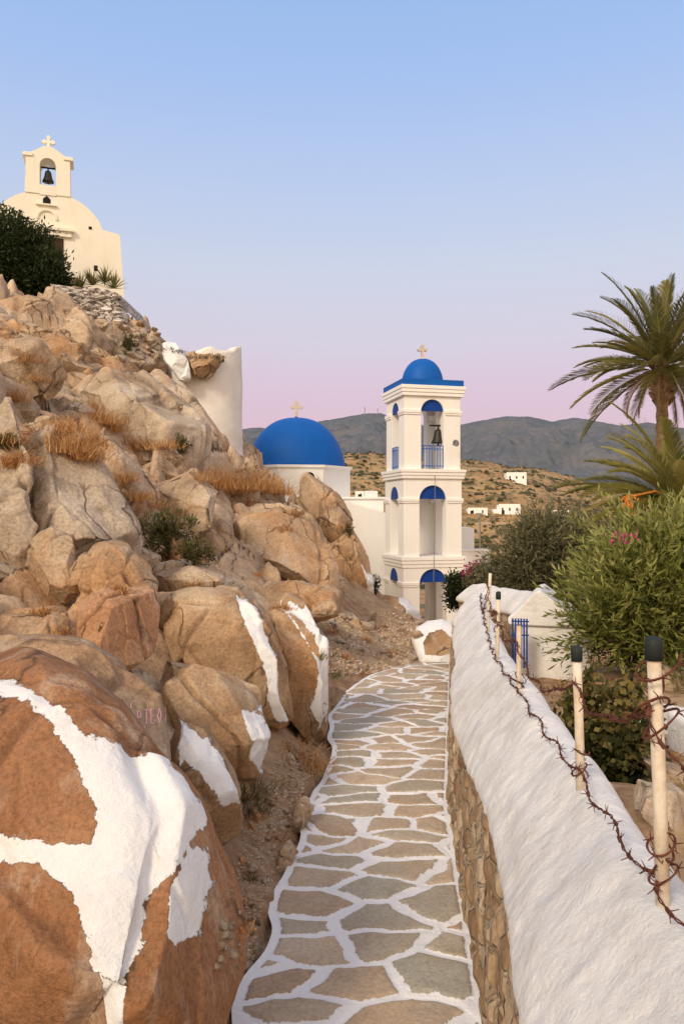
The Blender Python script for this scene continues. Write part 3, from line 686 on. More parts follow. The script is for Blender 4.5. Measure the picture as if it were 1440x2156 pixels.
bush('olive_tree',1215,1150,17,1.0,.72,1.0,900,13,.11,.09,.24,m_olive,'grey green olive tree farther back, right of the first','tree',202,-1.9,crownname='crown',sprig=.3)
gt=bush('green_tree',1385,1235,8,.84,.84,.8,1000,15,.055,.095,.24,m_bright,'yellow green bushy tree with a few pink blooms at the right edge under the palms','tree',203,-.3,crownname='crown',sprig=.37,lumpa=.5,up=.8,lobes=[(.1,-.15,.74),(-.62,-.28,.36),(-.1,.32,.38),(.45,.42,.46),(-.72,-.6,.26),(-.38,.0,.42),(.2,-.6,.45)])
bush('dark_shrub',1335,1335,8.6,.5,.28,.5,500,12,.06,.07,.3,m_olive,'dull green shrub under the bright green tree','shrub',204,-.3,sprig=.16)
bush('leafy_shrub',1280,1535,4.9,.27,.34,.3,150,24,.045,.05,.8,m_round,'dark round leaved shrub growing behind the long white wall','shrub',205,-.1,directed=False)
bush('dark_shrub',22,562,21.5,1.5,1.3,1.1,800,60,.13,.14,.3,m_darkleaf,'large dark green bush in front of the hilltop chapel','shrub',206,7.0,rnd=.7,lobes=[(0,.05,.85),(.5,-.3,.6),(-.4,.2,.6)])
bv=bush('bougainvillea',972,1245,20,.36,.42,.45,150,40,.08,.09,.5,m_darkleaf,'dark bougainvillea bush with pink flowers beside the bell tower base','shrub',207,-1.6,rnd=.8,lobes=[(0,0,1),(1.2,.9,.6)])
def flowers(parent,n,rad,off,size,seed):
    r=np.random.default_rng(seed); d=r.normal(size=(n//8,3)); d/=np.linalg.norm(d,axis=1)[:,None]; d[:,1]=-abs(d[:,1])
    c=np.repeat(d*np.array(rad),8,0)+r.normal(size=(len(d)*8,3))*size*1.2+np.array(off)
    leaf_mesh('flower',c,size,.8,m_flower,parent,seed,r.random(len(c)))
fo=P(1008,1203,19.5)-bv.location
flowers(bv,300,(.34,.15,.15),tuple(fo),.08,3)
fo=P(1305,1133,7.35)-gt.location
flowers(gt,64,(.14,.12,.03),tuple(fo),.024,4)
bush('dark_shrub',1025,1222,17,.4,.32,.4,120,40,.08,.08,.35,m_olive,'low shrub between bell tower and olive tree','shrub',209,-1.9,rnd=.8)
def tuft(px,py,h,n,mat,label,cat,name='grass_tuft',group=None,spread=.42,seed=1,wid=.004,up=1.0):
    hp,nn,ob=hit(px,py)
    if hp is None: return
    r=np.random.default_rng(seed)
    Yd=hp.y
    h=h/F*Yd; sp=h*spread
    root=np.stack([r.normal(size=n)*sp,r.normal(size=n)*sp*.7,np.full(n,-.04*h)-abs(r.normal(size=n))*0.02],1)
    d=np.stack([r.normal(size=n)*.5+root[:,0]/sp*.2,r.normal(size=n)*.5,np.full(n,up)],1); d/=np.linalg.norm(d,axis=1)[:,None]
    L=h*(r.uniform(.25,1.0,n)**1.0)[:,None]*(1.1-.3*np.minimum(np.abs(root[:,0])/sp,2)[:,None]*.7); side=np.stack([r.normal(size=n),r.normal(size=n),r.normal(size=n)*.2],1); side/=np.linalg.norm(side,axis=1)[:,None]
    wd=max(wid,.00045*Yd)
    bend=np.stack([r.normal(size=n)*.3,r.normal(size=n)*.3,-abs(r.normal(size=n))*.2],1)
    mid=root+d*L*.55; tip=root+d*L+bend*L
    v=np.stack([root-side*wd,root+side*wd,mid+side*wd*.7,mid-side*wd*.7,tip],1).reshape(-1,3)
    b0=np.arange(n)*5
    f=[(int(i),int(i+1),int(i+2),int(i+3)) for i in b0]+[(int(i+3),int(i+2),int(i+4)) for i in b0]
    o=mesh_obj(name,v,f,mat,None,False,{'tint':np.repeat(np.clip(r.random(n)*.7+r.random()*.3,0,1),5)}); o.location=hp
    tag(o,label,cat,group); return o
gl='clump of dry orange grass growing between the hillside rocks'; gg='dry grass clumps on the rocky slope'
T1=[(150,950,85,520),(170,965,60,360),(215,890,65,380),(235,905,45,240),(25,840,50,260),(10,930,50,240),(310,945,55,320),(345,940,40,220),(450,1025,85,560),(485,1035,60,360),(525,1028,80,420),(575,1038,50,320),(548,1035,60,300),
(420,1010,40,200),(620,1085,30,160),(600,1115,25,130),(90,1290,35,160),(290,1050,50,240),(265,1010,40,180),(45,970,50,200),(80,800,35,160),(600,1045,40,220),(190,935,50,260),(720,1110,25,100),(590,1280,25,100),(130,1330,30,130),(200,860,50,240),(130,905,60,320),(320,1065,35,140),(30,980,45,200),(60,760,35,140),(250,1240,25,100),(720,1385,30,120),(700,1330,22,100),(770,1350,22,100),(820,1375,22,100),(460,1120,22,90),(380,1080,22,90),(540,1210,22,90),(655,1275,22,90),(410,1230,25,100)]
for i,(a,b_,h,n) in enumerate(T1): tuft(a,b_,h,n,m_dry,gl,'grass',group=gg,seed=300+i)
for i,(a,b_,h,n) in enumerate([(640,1600,55,300),(520,1660,50,280),(650,1620,40,180),(540,1700,30,130),(610,1570,40,160),(700,1420,35,150),(760,1420,25,100),(680,1380,30,110),(575,1760,28,120),(520,1850,28,120),(505,1950,24,100)]):
    tuft(a,b_,h,n,m_shrub if i%2 else m_dry,'low clump of dry grass along the left edge of the path','grass',group='dry grass clumps beside the path',seed=340+i,spread=.7,wid=.0025,up=.6)
for i,(a,b_,h,n) in enumerate([(1270,1400,60,240),(1320,1385,50,240),(1380,1380,50,190),(1250,1440,50,190),(1420,1600,35,130),(1330,1620,40,190)]):
    tuft(a,b_,h,n,m_dry,'clump of dry grass on the ground behind the long wall','grass',group='dry grass clumps behind the long wall',seed=360+i,spread=.8,wid=.0035,up=.7)
for i,(a,b_,h) in enumerate([(355,728,16),(375,733,14),(430,745,18),(455,745,16),(405,745,14),(300,700,18),(320,712,15)]):
    tuft(a,b_+8,h,60,m_shrub,'wispy dry weeds on the skyline near the ruined tower','weeds',name='weed_clump',group='weeds on the ridge by the ruin',seed=370+i,spread=.6)
def hshrub(px,py,w,h,label,seed,mat=m_shrub,asp=.4,n=90):
    hp,nn,ob=hit(px,py)
    if hp is None: return
    k=hp.y/F; t=thing('green_shrub',tuple(hp),0,label,'shrub')
    pts,ti,di,cc=clump_pts((w*k/2,w*k/2*.7,h*k/2),n,22,.05*w*k,seed,.2)
    leaf_mesh('foliage',pts+np.array([0,0,h*k*.42]),.09*w*k,asp,mat,t,seed,ti,di*.5+np.array([0,0,.6]))
    mb=MB(); rr=random.Random(seed)
    for q_ in range(12): e_=cc[q_*3]+np.array([0,0,h*k*.42]); mb.tube([(0,0,-.03),tuple(e_*.6),tuple(e_)],[.02*h*k,.014*h*k,.006*h*k],4)
    mb.build('branches',m_bark,t)
hshrub(355,1160,120,95,'spiky green shrub in the middle of the rocky slope',401,m_shrub)
hshrub(410,1190,80,60,'lower part of green shrub growth right of the spiky green shrub',402,m_shrub)
hshrub(378,955,50,40,'small olive shrub on the pale slab boulder',403)
hshrub(268,745,40,50,'small olive shrub below the dry stone terrace',404)
hshrub(735,1130,20,40,'tiny shrub on the end boulder near the church wall',405)
hshrub(790,1252,25,50,'thin shrub at the foot of the bell tower left side',406,m_darkleaf)
hshrub(15,950,50,40,'small dull shrub at the left picture edge',407)
# loose stones
protos=[]
for k in range(4):
    n,m=26,14
    ph=np.linspace(.05,np.pi-.05,m); th=np.linspace(0,2*np.pi,n,endpoint=False); PH,TH=np.meshgrid(ph,th,indexing='ij')
    v=np.stack([np.sin(PH)*np.cos(TH),.75*np.sin(PH)*np.sin(TH),.5*np.cos(PH)],-1).reshape(-1,3)
    v=chip(v,np.zeros(3),12,.6,.9,k)
    fc=grid_faces(m,n,True).tolist()+[tuple(range(n)),tuple(range(m*n-1,m*n-n-1,-1))]
    me=mesh_obj('loose_stone',v,fc,[m_tan,m_grey,m_grey,m_tan][k],None,False); protos.append(me)
spots=[]
rr=random.Random(4)
for i in range(130):
    if i<52: a,b_,s=rr.uniform(690,880),rr.uniform(1290,1410),rr.uniform(6,18)
    elif i<102:
        b_=rr.uniform(1600,2050); a=np.interp(b_,[1600,1700,1800,1900,2050],[650,600,570,530,505])+rr.uniform(-60,18); s=rr.uniform(6,18)
    else: a,b_,s=rr.uniform(250,340),rr.uniform(670,760),rr.uniform(8,16)
    spots.append((a,b_,s,i))
res=[(hit(a,b_),s,i) for a,b_,s,i in spots]
used=set()
for (h_,nn,ob),s,i in res:
    if h_ is None or (ob is not None and ob.name in('path',)): continue
    k=i%4; o=protos[k] if k not in used else protos[k].copy()
    if k in used: C.objects.link(o)
    used.add(k)
    sz=s*h_.y/F; o.location=h_+Vector((0,0,sz*.15)); o.scale=(sz,sz,sz); o.rotation_euler=(rr.uniform(-.3,.3),rr.uniform(-.3,.3),rr.uniform(0,6))
    if i<52: tag(o,'loose stone lying on the bare ground between path end and bell tower','stone','loose stones before the bell tower')
    elif i<102: tag(o,'small loose stone in the gravel strip left of the path','stone','loose stones left of the path')
    else: tag(o,'loose stone in the rubble slope below the chapel terrace','stone','loose stones below the terrace')
pv=[];pf_=[]
for i in range(2200):
    b_=rr.uniform(1580,2050); a=np.interp(b_,[1580,1700,1800,1900,2050],[660,600,575,530,505])+rr.uniform(-75,25)
    if i%2: a,b_=rr.uniform(690,890),rr.uniform(1290,1420)
    h_,nn,ob=hit(a,b_)
    if h_ is None or ob.name!='hillside': continue
    s=rr.uniform(.004,.013)*(1 if not i%2 else 2.2); n0=len(pv)
    for dx,dy,dz in ((1,0,0),(0,1,0),(-1,0,0),(0,-1,0),(0,0,.7),(0,0,-.5)): pv.append((h_.x+s*dx*rr.uniform(.6,1.2),h_.y+s*dy*rr.uniform(.6,1.2),h_.z+s*dz+.002))
    pf_+=[(n0+a1,n0+b1,n0+4) for a1,b1 in((0,1),(1,2),(2,3),(3,0))]+[(n0+b1,n0+a1,n0+5) for a1,b1 in((0,1),(1,2),(2,3),(3,0))]
if pv: tag(mesh_obj('gravel',pv,pf_,m_grey,None,False),'fine gravel scattered on the dirt left of the path and beyond its end','gravel',kind='stuff')
# ---------------- palms
def palm(px,py,Y,base,L,nf,label,seed,lean=0,dates=False,elo=-50,ehi=80,trunkr=.2,mat=m_palm,droop=2.1,dryfrom=.86):
    c=P(px,py,Y); t=thing('palm_tree',(c.x+lean,c.y,base),0,label,'palm tree'); r=random.Random(seed)
    top=Vector((-lean,0,c.z-base)); mb=MB()
    n=26; pts=[];rad=[]
    for k in range(n*2):
        u=k/(n*2-1); pts.append(Vector((-lean*u,0,top.z*u))); rad.append(trunkr*(1.1-.25*u)*(1.0 if k%2 else .86)+(.25*trunkr if u>.9 else 0))
    mb.tube(pts,rad,12); 
    for k in range(90):
        a=r.uniform(0,6.28); z=top.z-r.uniform(.0,1.1); d=Vector((math.cos(a),math.sin(a),.9)); p=Vector((-lean*z/top.z,0,z))+Vector((d.x,d.y,0))*trunkr*.85
        mb.tube([p,p+d*.2],[.06,.02],4)
    mb.build('trunk',m_trunk,t,False)
    V=[];Fc=[];Ti=[]; V2=[];F2=[];T2=[]
    for k in range(nf):
        az=k*2.39996+r.uniform(-.2,.2); u=k/nf; el=math.radians(ehi+(elo-ehi)*u**.9+r.uniform(-8,8)); l=L*r.uniform(.8,1.1)
        dry=u>dryfrom; VV,FF,TTt=(V2,F2,T2) if dry else (V,Fc,Ti)
        if dry: l*=.7
        p=top.copy(); N=34; step=l/N; pts=[]; h=Vector((math.cos(az),math.sin(az),0)); e=el
        for j in range(N+1):
            pts.append(p.copy()); d=h*math.cos(e)+Vector((0,0,math.sin(e))); p=p+d*step; e-=math.radians(droop if not dry else 2.4)*(.3+1.2*j/N)
        side=Vector((-math.sin(az),math.cos(az),0)); tw=r.uniform(-.5,.5); tb=r.uniform(.2,.8)
        for j in range(N):
            d=(pts[j+1]-pts[j]).normalized(); up=side.cross(d).normalized(); 
            if up.z<0: up=-up
            s2=side*math.cos(tw)+up*math.sin(tw); w_=.026*(1-.7*j/N)
            n0=len(VV); VV+= [pts[j]+s2*w_,pts[j]-s2*w_,pts[j+1]-s2*w_*.9,pts[j+1]+s2*w_*.9]; FF.append((n0,n0+1,n0+2,n0+3)); TTt+=[.9]*4
            if j<4: continue
            for half in (0,.33,.66):
                b0=pts[j].lerp(pts[j+1],half); q_=(j+half)/N
                ll=l*.17*math.sin(math.pi*min(1,.18+q_*.80))**.6*r.uniform(.85,1.15)
                for sg in (-1,1):
                    ld=(s2*sg*.75+d*(.85+.5*q_)+up*.35+Vector((0,0,-.05))+Vector((r.uniform(-.1,.1),r.uniform(-.1,.1),r.uniform(-.1,.1)))).normalized()
                    wv_=(d*.7+up*.5)*.018*L/2.5; n0=len(VV)
                    VV+= [b0-wv_*.6,b0+wv_*.6,b0+ld*ll*.6+wv_,b0+ld*ll+Vector((0,0,-.05*ll))]; FF.append((n0,n0+1,n0+2,n0+3)); x_=min(1,max(0,tb+r.uniform(-.2,.2))); TTt+=[x_]*4
    mesh_obj('crown',V,Fc,mat,t,False,{'tint':Ti})
    if V2: mesh_obj('dry_fronds',V2,F2,m_palmd,t,False,{'tint':T2})
    if dates:
        mb=MB()
        o_=P(1320,1058,Y-1.0)-Vector((c.x+lean,c.y,base))
        mb.tube([top,(top+o_)/2+Vector((0,0,.25)),o_+Vector((0,0,.1))],.02,5)
        for s_ in range(22):
            tip=o_+Vector((r.gauss(0,.10),r.gauss(0,.08),r.uniform(-.28,.12))); mb.tube([o_+Vector((0,0,.15)),tip],.005,3)
            for q_ in range(5):
                s=(o_+Vector((0,0,.15))).lerp(tip,.45+.13*q_)+Vector((r.gauss(0,.012),0,0)); mb.lathe([(.003,-.022),(.015,0),(.003,.022)],s,5)
        mb.build('date_cluster',m_date,t)
    return t
palm(1393,772,22,-3.2,3.0,66,'tall palm tree with full crown against the sky at right edge',11,elo=-36,ehi=84,droop=1.25,dryfrom=.86,trunkr=.2)
palm(1435,1065,15,-2.0,2.35,74,'lower palm tree with orange dates behind the bright green tree',12,dates=True,elo=-15,ehi=68,mat=m_palmy,droop=1.4,dryfrom=.97)
ty=thing('yucca_plant',tuple(P(200,615,22.5)),0,'spiky yucca plants on the terrace beside the chapel','plant')
V=[];Fc=[];Ti=[];r=random.Random(2)
for cxp in (170,195,222,240):
    c0=P(cxp,600+r.uniform(-8,8),22.5)-P(200,615,22.5)
    for k in range(70):
        az=r.uniform(0,6.28);el=r.uniform(.05,1.4);d=Vector((math.cos(az)*math.cos(el),math.sin(az)*math.cos(el),math.sin(el)));s=Vector((-math.sin(az),math.cos(az),0))*.022;l=r.uniform(.3,.6)
        n0=len(V);V+=[c0-s,c0+s,c0+d*l*.6+s,c0+d*l];Fc.append((n0,n0+1,n0+2,n0+3));Ti+=[r.random()]*4
mesh_obj('leaf_rosette',V,Fc,m_palm,ty,False,{'tint':Ti})
# ---------------- architecture
def arch_pts(cx,hw,zs,n=20,a0=math.pi,a1=0,rise=1.0):
    return [(cx+hw*math.cos(a0+(a1-a0)*k/n),zs+hw*rise*math.sin(a0+(a1-a0)*k/n)) for k in range(n+1)]
def portal(x0,x1,z0,z1,hw,zs,cx=0):
    return [(x0,z0),(cx-hw,z0)]+arch_pts(cx,hw,zs)+[(cx+hw,z0),(x1,z0),(x1,z1),(x0,z1)]
def cross(h,th,mat,parent,loc,name='cross'):
    mb=MB(); a=h*.085; w=h*.36; zc=h*.62; y=th; f=a*2.0
    out=[(-a*1.3,0),(a*1.3,0),(a,.12*h),(a,zc-a),(w-f,zc-a),(w-f*.7,zc-f*.8),(w,zc-f*.45),(w+a*.7,zc),(w,zc+f*.45),(w-f*.7,zc+f*.8),(w-f,zc+a),(a,zc+a),(a,h-f),(f*.8,h-f*.7),(f*.45,h),(0,h+a*.7),(-f*.45,h),(-f*.8,h-f*.7),(-a,h-f),(-a,zc+a)]
    out+=[(-(w-f),zc+a),(-(w-f*.7),zc+f*.8),(-w,zc+f*.45),(-w-a*.7,zc),(-w,zc-f*.45),(-(w-f*.7),zc-f*.8),(-(w-f),zc-a),(-a,zc-a),(-a,.12*h)]
    mb.prism(out,-y,y); o=mb.build(name,mat,parent); o.location=loc; return o
YT=30; k=28.85/1600
tz=lambda py:CH-(py-CY)*k
bt=thing('bell_tower',(P(889,0,YT).x,YT,0),R(14),'tall white three tier bell tower with blue dome and arches','bell tower')
S=1.13; th_=.42
def stage(pz0,pz1,hs,hw,zs,name,back=False):
    z0,z1=tz(pz0),tz(pz1); sp=tz(zs)
    mb=MB()
    mb.prism(portal(-hs,hs,z0,z1,hw,sp),-hs,-hs+th_)
    if back: mb.box(-hs,hs,hs-th_,hs,z0,z1)
    else: mb.prism(portal(-hs,hs,z0,z1,hw,sp),hs-th_,hs)
    for sx in (-1,1):
        a,b_=(-hs+.002,-hs+th_) if sx<0 else (hs-th_,hs-.002)
        i=hs-th_-.002
        mb.prism(portal(-i,i,z0,z1-.002,hw*.95,sp),a,b_,axis='x')
    mb.build(name,m_white,bt,bevel=.012)
    for sx in(-1,1):
        for sy in(-1,1):
            mb=MB()
            x0,x1=(hw+.02,hs+.06); 
            xa,xb_=sorted((sx*x0,sx*x1)); ya,yb=sorted((sy*x0,sy*x1)); h=sp
            mb.box(xa,xb_,ya,yb,h-.06,h+.05); mb.box(xa+.02,xb_-.02,ya+.02,yb-.02,h-.13,h-.0602)
            mb.build('pier_moulding',m_white,bt,bevel=.01)
    mb=MB(); pts=arch_pts(0,hw-.003,sp+.03); mb.prism(pts,-hs+.10,-hs+.18); mb.build('blue_arch_panel',m_blued,bt)
    mb=MB(); pts2=arch_pts(0,hw*.95-.003,sp+.03); mb.prism(pts2,-hs+.035,-hs+.095,axis='x'); mb.build('blue_arch_panel',m_blued,bt)
stage(1335,1195,S+.06,.54,1228,'lower_stage')
stage(1172,1008,S+.04,.54,1052,'middle_stage',back=True)
stage(988,834,S,.46,866,'belfry_stage')
def cornice(pz0,pz1,w,steps=3):
    mb=MB(); z0,z1=tz(pz0),tz(pz1); n=steps
    for i in range(n):
        a=z0+(z1-z0)*i/n; b_=z0+(z1-z0)*(i+1)/n; ww=w*(.93+.07*(i+1)/n)
        mb.box(-ww,ww,-ww,ww,a+.001,b_)
    mb.build('cornice',m_white,bt,bevel=.012)
cornice(1195,1172,S+.16); cornice(1008,988,S+.18); cornice(834,812,S+.16)
mb=MB(); w=S+.10; z0,z1=tz(812),tz(800)
mb.box(-w,w,-w,w,z0+.002,z1-.04)
mb.box(-w,w,-w,-w+.12,z1-.042,z1+.02); mb.box(-w,w,w-.12,w,z1-.042,z1+.02); mb.box(-w,-w+.12,-w+.121,w-.121,z1-.042,z1+.02); mb.box(w-.12,w,-w+.121,w-.121,z1-.042,z1+.02)
mb.build('roof_slab',m_blue,bt,bevel=.01)
mb=MB(); hR=.82; hh=tz(743)-z1
mb.lathe([(hR,-.05)]+[(hR*math.cos(a)**.9+.001,hh*math.sin(a)) for a in np.linspace(0,math.pi/2-.03,18)],(0,0,z1),40)
mb.build('dome',m_blue,bt,True)
mb=MB(); mb.lathe([(.14,0),(.12,.08),(.06,.12)],(0,0,tz(745)-.03),12); cbs=mb.build('cross_base',m_stonecross,bt)
cross(.52,.05,m_stonecross,cbs,(0,0,tz(743)+.03))
mb=MB(); y=-S+.06; za,zt=tz(985),tz(938)
for i in range(9):
    x=-.44+i*.11; mb.tube([(x,y,za),(x,y,zt)],.013,5)
for z in (za+.08,zt-.12,zt): mb.tube([(-.45,y,z),(.45,y,z)],.016,5)
mb.build('railing',m_blue,bt)
mb=MB(); x=-S+.02
for i in range(8):
    yy=-.40+i*.114; mb.tube([(x,yy,za),(x,yy,zt)],.013,5)
for z in (za+.08,zt-.12,zt): mb.tube([(x,-.42,z),(x,.42,z)],.016,5)
mb.build('railing',m_blue,bt)
mb=MB(); mb.tube([(.05,-S-.1,tz(950)),(.02,-S-.2,tz(1080)),(-.02,-S-.15,tz(1225))],.012,4); mb.build('bell_rope',m_metal,bt)
def bell(name,loc,s,label):
    t=thing(name,loc,0,label,'bell')
    mb=MB(); mb.lathe([(.5*s,-1.0*s),(.46*s,-.9*s),(.34*s,-.6*s),(.28*s,-.25*s),(.22*s,-.08*s),(.08*s,0),(.05*s,.18*s)],(0,0,0),20); bb=mb.build('bell_body',m_bell,t,True)
    mb=MB(); mb.tube([(0,0,-.5*s),(0,0,-1.12*s)],.04*s,5); mb.lathe([(.03*s,-1.2*s),(.09*s,-1.12*s),(.03*s,-1.04*s)],(0,0,0),8); mb.build('clapper',m_bell,bb)
    mb=MB(); mb.box(-.6*s,.6*s,-.06*s,.06*s,.18*s,.30*s); mb.build('yoke',m_dark,t)
    return t
bp=Vector((P(922,0,YT-.6).x,YT-.6,tz(900))); bell('church_bell',bp,.55,'dark bronze bell hanging in the blue domed bell tower')
lp=thing('loudspeaker',(P(954,0,28.6).x,28.62,tz(937)),0,'small grey horn loudspeaker on the bell tower right pier','loudspeaker')
mb=MB(); mb.lathe([(.03,0),(.05,.1),(.13,.2),(.135,.21),(.05,.12)],(0,0,0),14); o=mb.build('horn',m_metal,lp,True); o.rotation_euler=(R(80),0,R(20)); mb=MB(); mb.tube([(0,0,0),(0,.12,0)],.02,5); mb.build('bracket',m_metal,lp)
# church
YC=36; kc=YC/1600; cz=lambda py:CH-(py-CY)*kc; xc=P(624,0,YC).x
ch=thing('domed_church',(xc,YC,0),0,'white church with large blue dome and arched drum window','church')
mb=MB(); mb.lathe([(2.62,cz(1075)),(2.62,cz(992)),(2.72,cz(990)),(2.72,cz(985)),(2.2,cz(984))],(0,0,0),8,rot=R(22.5)+R(8)); mb.build('drum',m_white,ch)
mb=MB(); h=cz(880)-cz(986); mb.lathe([(2.33*math.cos(a)**.9*(1-.04*math.sin(2*a)),cz(986)+h*math.sin(a)) for a in np.linspace(0,math.pi/2-.06,26)]+[(.1,cz(880)),(.04,cz(876))],(0,0,0),64); dm=mb.build('dome',m_blue,ch,True)
cross(.74,.05,m_stonecross,dm,(0,0,cz(878)))
wx=(658-624)*kc*.97; mb=MB(); mb.prism([(wx-.22,cz(1024)+0)]+arch_pts(wx,.22,cz(1010),10)+[(wx+.22,cz(1024))],-2.62,-2.46); wn=mb.build('window',m_dark,ch)
mb=MB(); ao=arch_pts(wx,.32,cz(1010),10); ai=arch_pts(wx,.222,cz(1010),10,0,math.pi); mb.prism([(wx-.32,cz(1026))]+ao+[(wx+.32,cz(1026)),(wx+.222,cz(1026))]+ai+[(wx-.222,cz(1026))],-2.66,-2.45); mb.build('window_surround',m_white,wn)
mb=MB(); mb.box(-5,4.0,-2.3,5.5,cz(1420),cz(1052)); mb.box(-5.1,4.1,-2.4,5.6,cz(1052)+.001,cz(1048)); mb.build('nave_wall',m_white,ch)
mb=MB(); mb.box(3.2,3.7,-2.2,.8,cz(1048)+.002,cz(1036)); mb.build('chimney',m_white,ch)
an=thing('church_annex',(0,0,0),0,'lower white building joined behind the bell tower','building')
mb=MB(); 
a=P(715,1062,33.4); b_=P(830,1062,33.4); mb.prism([(a.x,-4),(b_.x,-4),(b_.x,P(0,1085,33.4).z),(P(770,0,33.4).x,P(0,1070,33.4).z),(a.x,P(0,1052,33.4).z)],32.6,33.6)
mb.box(P(940,0,33).x,P(998,0,33).x,33,36,-4,P(0,1112,33).z)
mb.build('wall',m_white,an)
mb=MB(); mb.box(P(930,0,31.5).x,P(1034,0,31.5).x,31.8,32.3,-4,P(0,1160,32).z); mb.box(P(928,0,31.5).x,P(1036,0,31.5).x,31.75,32.35,P(0,1160,32).z+.001,P(0,1156,32).z); mb.build('courtyard_wall',m_white,an)
lpz=thing('lamp_post',tuple(P(1010,1200,40)),0,'slim dark lamp post right of the bell tower','lamp post')
mb=MB(); mb.tube([(0,0,-1),(0,0,2.9)],.04,6); mb.build('pole',m_metal,lpz); mb=MB(); mb.box(-.2,.1,-.06,.06,2.9,3.0); mb.build('lamp_head',m_metal,lpz)
# chapel
Yh=24; kh=.015; hz_=lambda py:P(0,py,Yh).z
cp_=thing('chapel',(P(105,0,Yh).x,Yh,0),R(17.5),'small cream chapel with bell gable on the hilltop','chapel')
ux=lambda px:(px-105)*kh*1.07
arc=[(ux(103)+(ux(208)-ux(103))*math.cos(a),hz_(497)+(hz_(402)-hz_(497))*math.sin(a)) for a in np.linspace(math.pi*.93,math.pi*.085,30)]
mb=MB(); body=[(ux(-30),hz_(700)),(ux(-30),hz_(478))]+arc+[(ux(236),hz_(478)),(ux(238),hz_(484)),(ux(252),hz_(700))]
mb.prism(body,0,4.5); mb.build('wall',m_cream,cp_)
zs=hz_(350)
g=[(ux(60),hz_(410)),(ux(62),hz_(334)),(ux(58),hz_(333)),(ux(58),hz_(326)),(ux(70),hz_(326)),(ux(82),hz_(318)),(ux(92),hz_(311)),(ux(102),hz_(308)),(ux(112),hz_(311)),(ux(122),hz_(318)),(ux(134),hz_(326)),(ux(147),hz_(326)),(ux(147),hz_(333)),(ux(143),hz_(334)),(ux(144),hz_(410))]
gc=ux(102); ghw=ux(117)-gc
mb=MB()
mb.prism(g+[(gc+ghw,hz_(410)),(gc+ghw,hz_(391)),(gc+ghw,zs)]+arch_pts(gc,ghw,zs,14,0,math.pi)[1:-1]+[(gc-ghw,zs),(gc-ghw,hz_(410))],-.03,.62)
mb.box(gc-ghw+.001,gc+ghw-.001,-.028,.618,hz_(412),hz_(391)); mb.build('bell_gable',m_cream,cp_)
for nm,bx_ in (('gable_moulding',[(ux(56),ux(74),-.07,.66,hz_(334),hz_(328))]),('gable_moulding',[(ux(131),ux(149),-.07,.66,hz_(334),hz_(328))]),('niche_sill',[(ux(80),ux(118),-.08,-.001,hz_(434),hz_(431))]),('door_lintel',[(ux(78),ux(150),-.16,-.001,hz_(486),hz_(480)),(ux(86),ux(146),-.09,-.001,hz_(497),hz_(486)-.001)])):
    mb=MB()
    for q_ in bx_: mb.box(*q_)
    mb.build(nm,m_cream,cp_)
mb=MB(); a_o=arch_pts(ux(100),ux(120)-ux(100),hz_(462),14); a_i=arch_pts(ux(100),ux(116)-ux(100),hz_(462),14,0,math.pi); mb.prism(a_o+a_i,-.05,-.001); mb.build('arch_moulding',m_cream,cp_)
mb=MB(); mb.prism([(ux(93),hz_(430)),(ux(93),hz_(420)),(ux(100),hz_(413)),(ux(107),hz_(420)),(ux(107),hz_(430))],-.012,.1); mb.build('niche_window',m_dark,cp_)
mb=MB(); mb.box(ux(101),ux(131),-.02,.1,hz_(640),hz_(500)); mb.build('door',simple('dark_wood',(.05,.025,.015),.7),cp_)
mb=MB(); mb.box(ux(178),ux(184),-.012,.1,hz_(474),hz_(468)); mb.build('vent_hole',m_dark,cp_)
mb=MB(); mb.box(ux(188),ux(195),-.012,.1,hz_(562),hz_(550)); mb.build('slit_window',m_dark,cp_)
cross(.5,.06,m_cream,cp_,(gc,.3,hz_(312)))
cb=bell('chapel_bell',(P(103,0,Yh+.25).x,Yh+.22,hz_(353)),.36,'small dark bell in the chapel gable opening'); cb.rotation_euler=(0,0,R(17.5))
tw=thing('terrace_wall',(0,0,0),0,'grey white dry stone terrace wall below the chapel','stone wall')
n_,m_=120,40; gx=np.linspace(110,272,n_); gy=np.linspace(0,1,m_); GX,GY=np.meshgrid(gx,gy,indexing='ij')
topy=np.interp(GX,[110,150,230,255,272],[600,606,614,622,660]); boty=np.interp(GX,[110,272],[676,682])
pyy=topy+(boty-topy)*GY; Yt=20.6-.8*GY
tv=np.stack([((GX-720)/F*Yt).ravel(),Yt.ravel(),(CH-(pyy-CY)/F*Yt).ravel()],1)
a1,a2,ai=worley(tv*np.array([3.2,3.2,7.5]),77); tv[:,1]-=.16*np.clip((a2-a1)*3,0,1)+.15*ai
topv=tv.reshape(n_,m_,3)[:,0,:]+np.array([0,2.4,0.02])
mesh_obj('stone_face',tv,grid_faces(n_,m_),m_drystone,tw)
tp=np.concatenate([tv.reshape(n_,m_,3)[:,0,:][:,None],topv[:,None]],1).reshape(-1,3); mesh_obj('stone_top',tp,grid_faces(n_,2),m_drystone,tw)
YR=20.0; kr=YR/23.2
rt=thing('ruined_tower',tuple(P(432,762,YR)),0,'ruined round white plastered tower with broken top on the ridge','ruin')
n_,m_=96,50; th=np.linspace(0,2*np.pi,n_,endpoint=False); u=np.linspace(0,1,m_); TH,U=np.meshgrid(th,u,indexing='xy')
Rt=1.10*kr; top=.12+.20*np.cos(TH)+.10*vn(np.stack([TH.ravel()*3,TH.ravel()*0,TH.ravel()*0],1),3).reshape(TH.shape); top=np.where(np.cos(TH)<-.1,top-.2,top)
Z=-3.4+(top+3.4)*U; rr_=Rt*(1+.05*(1-U)); 
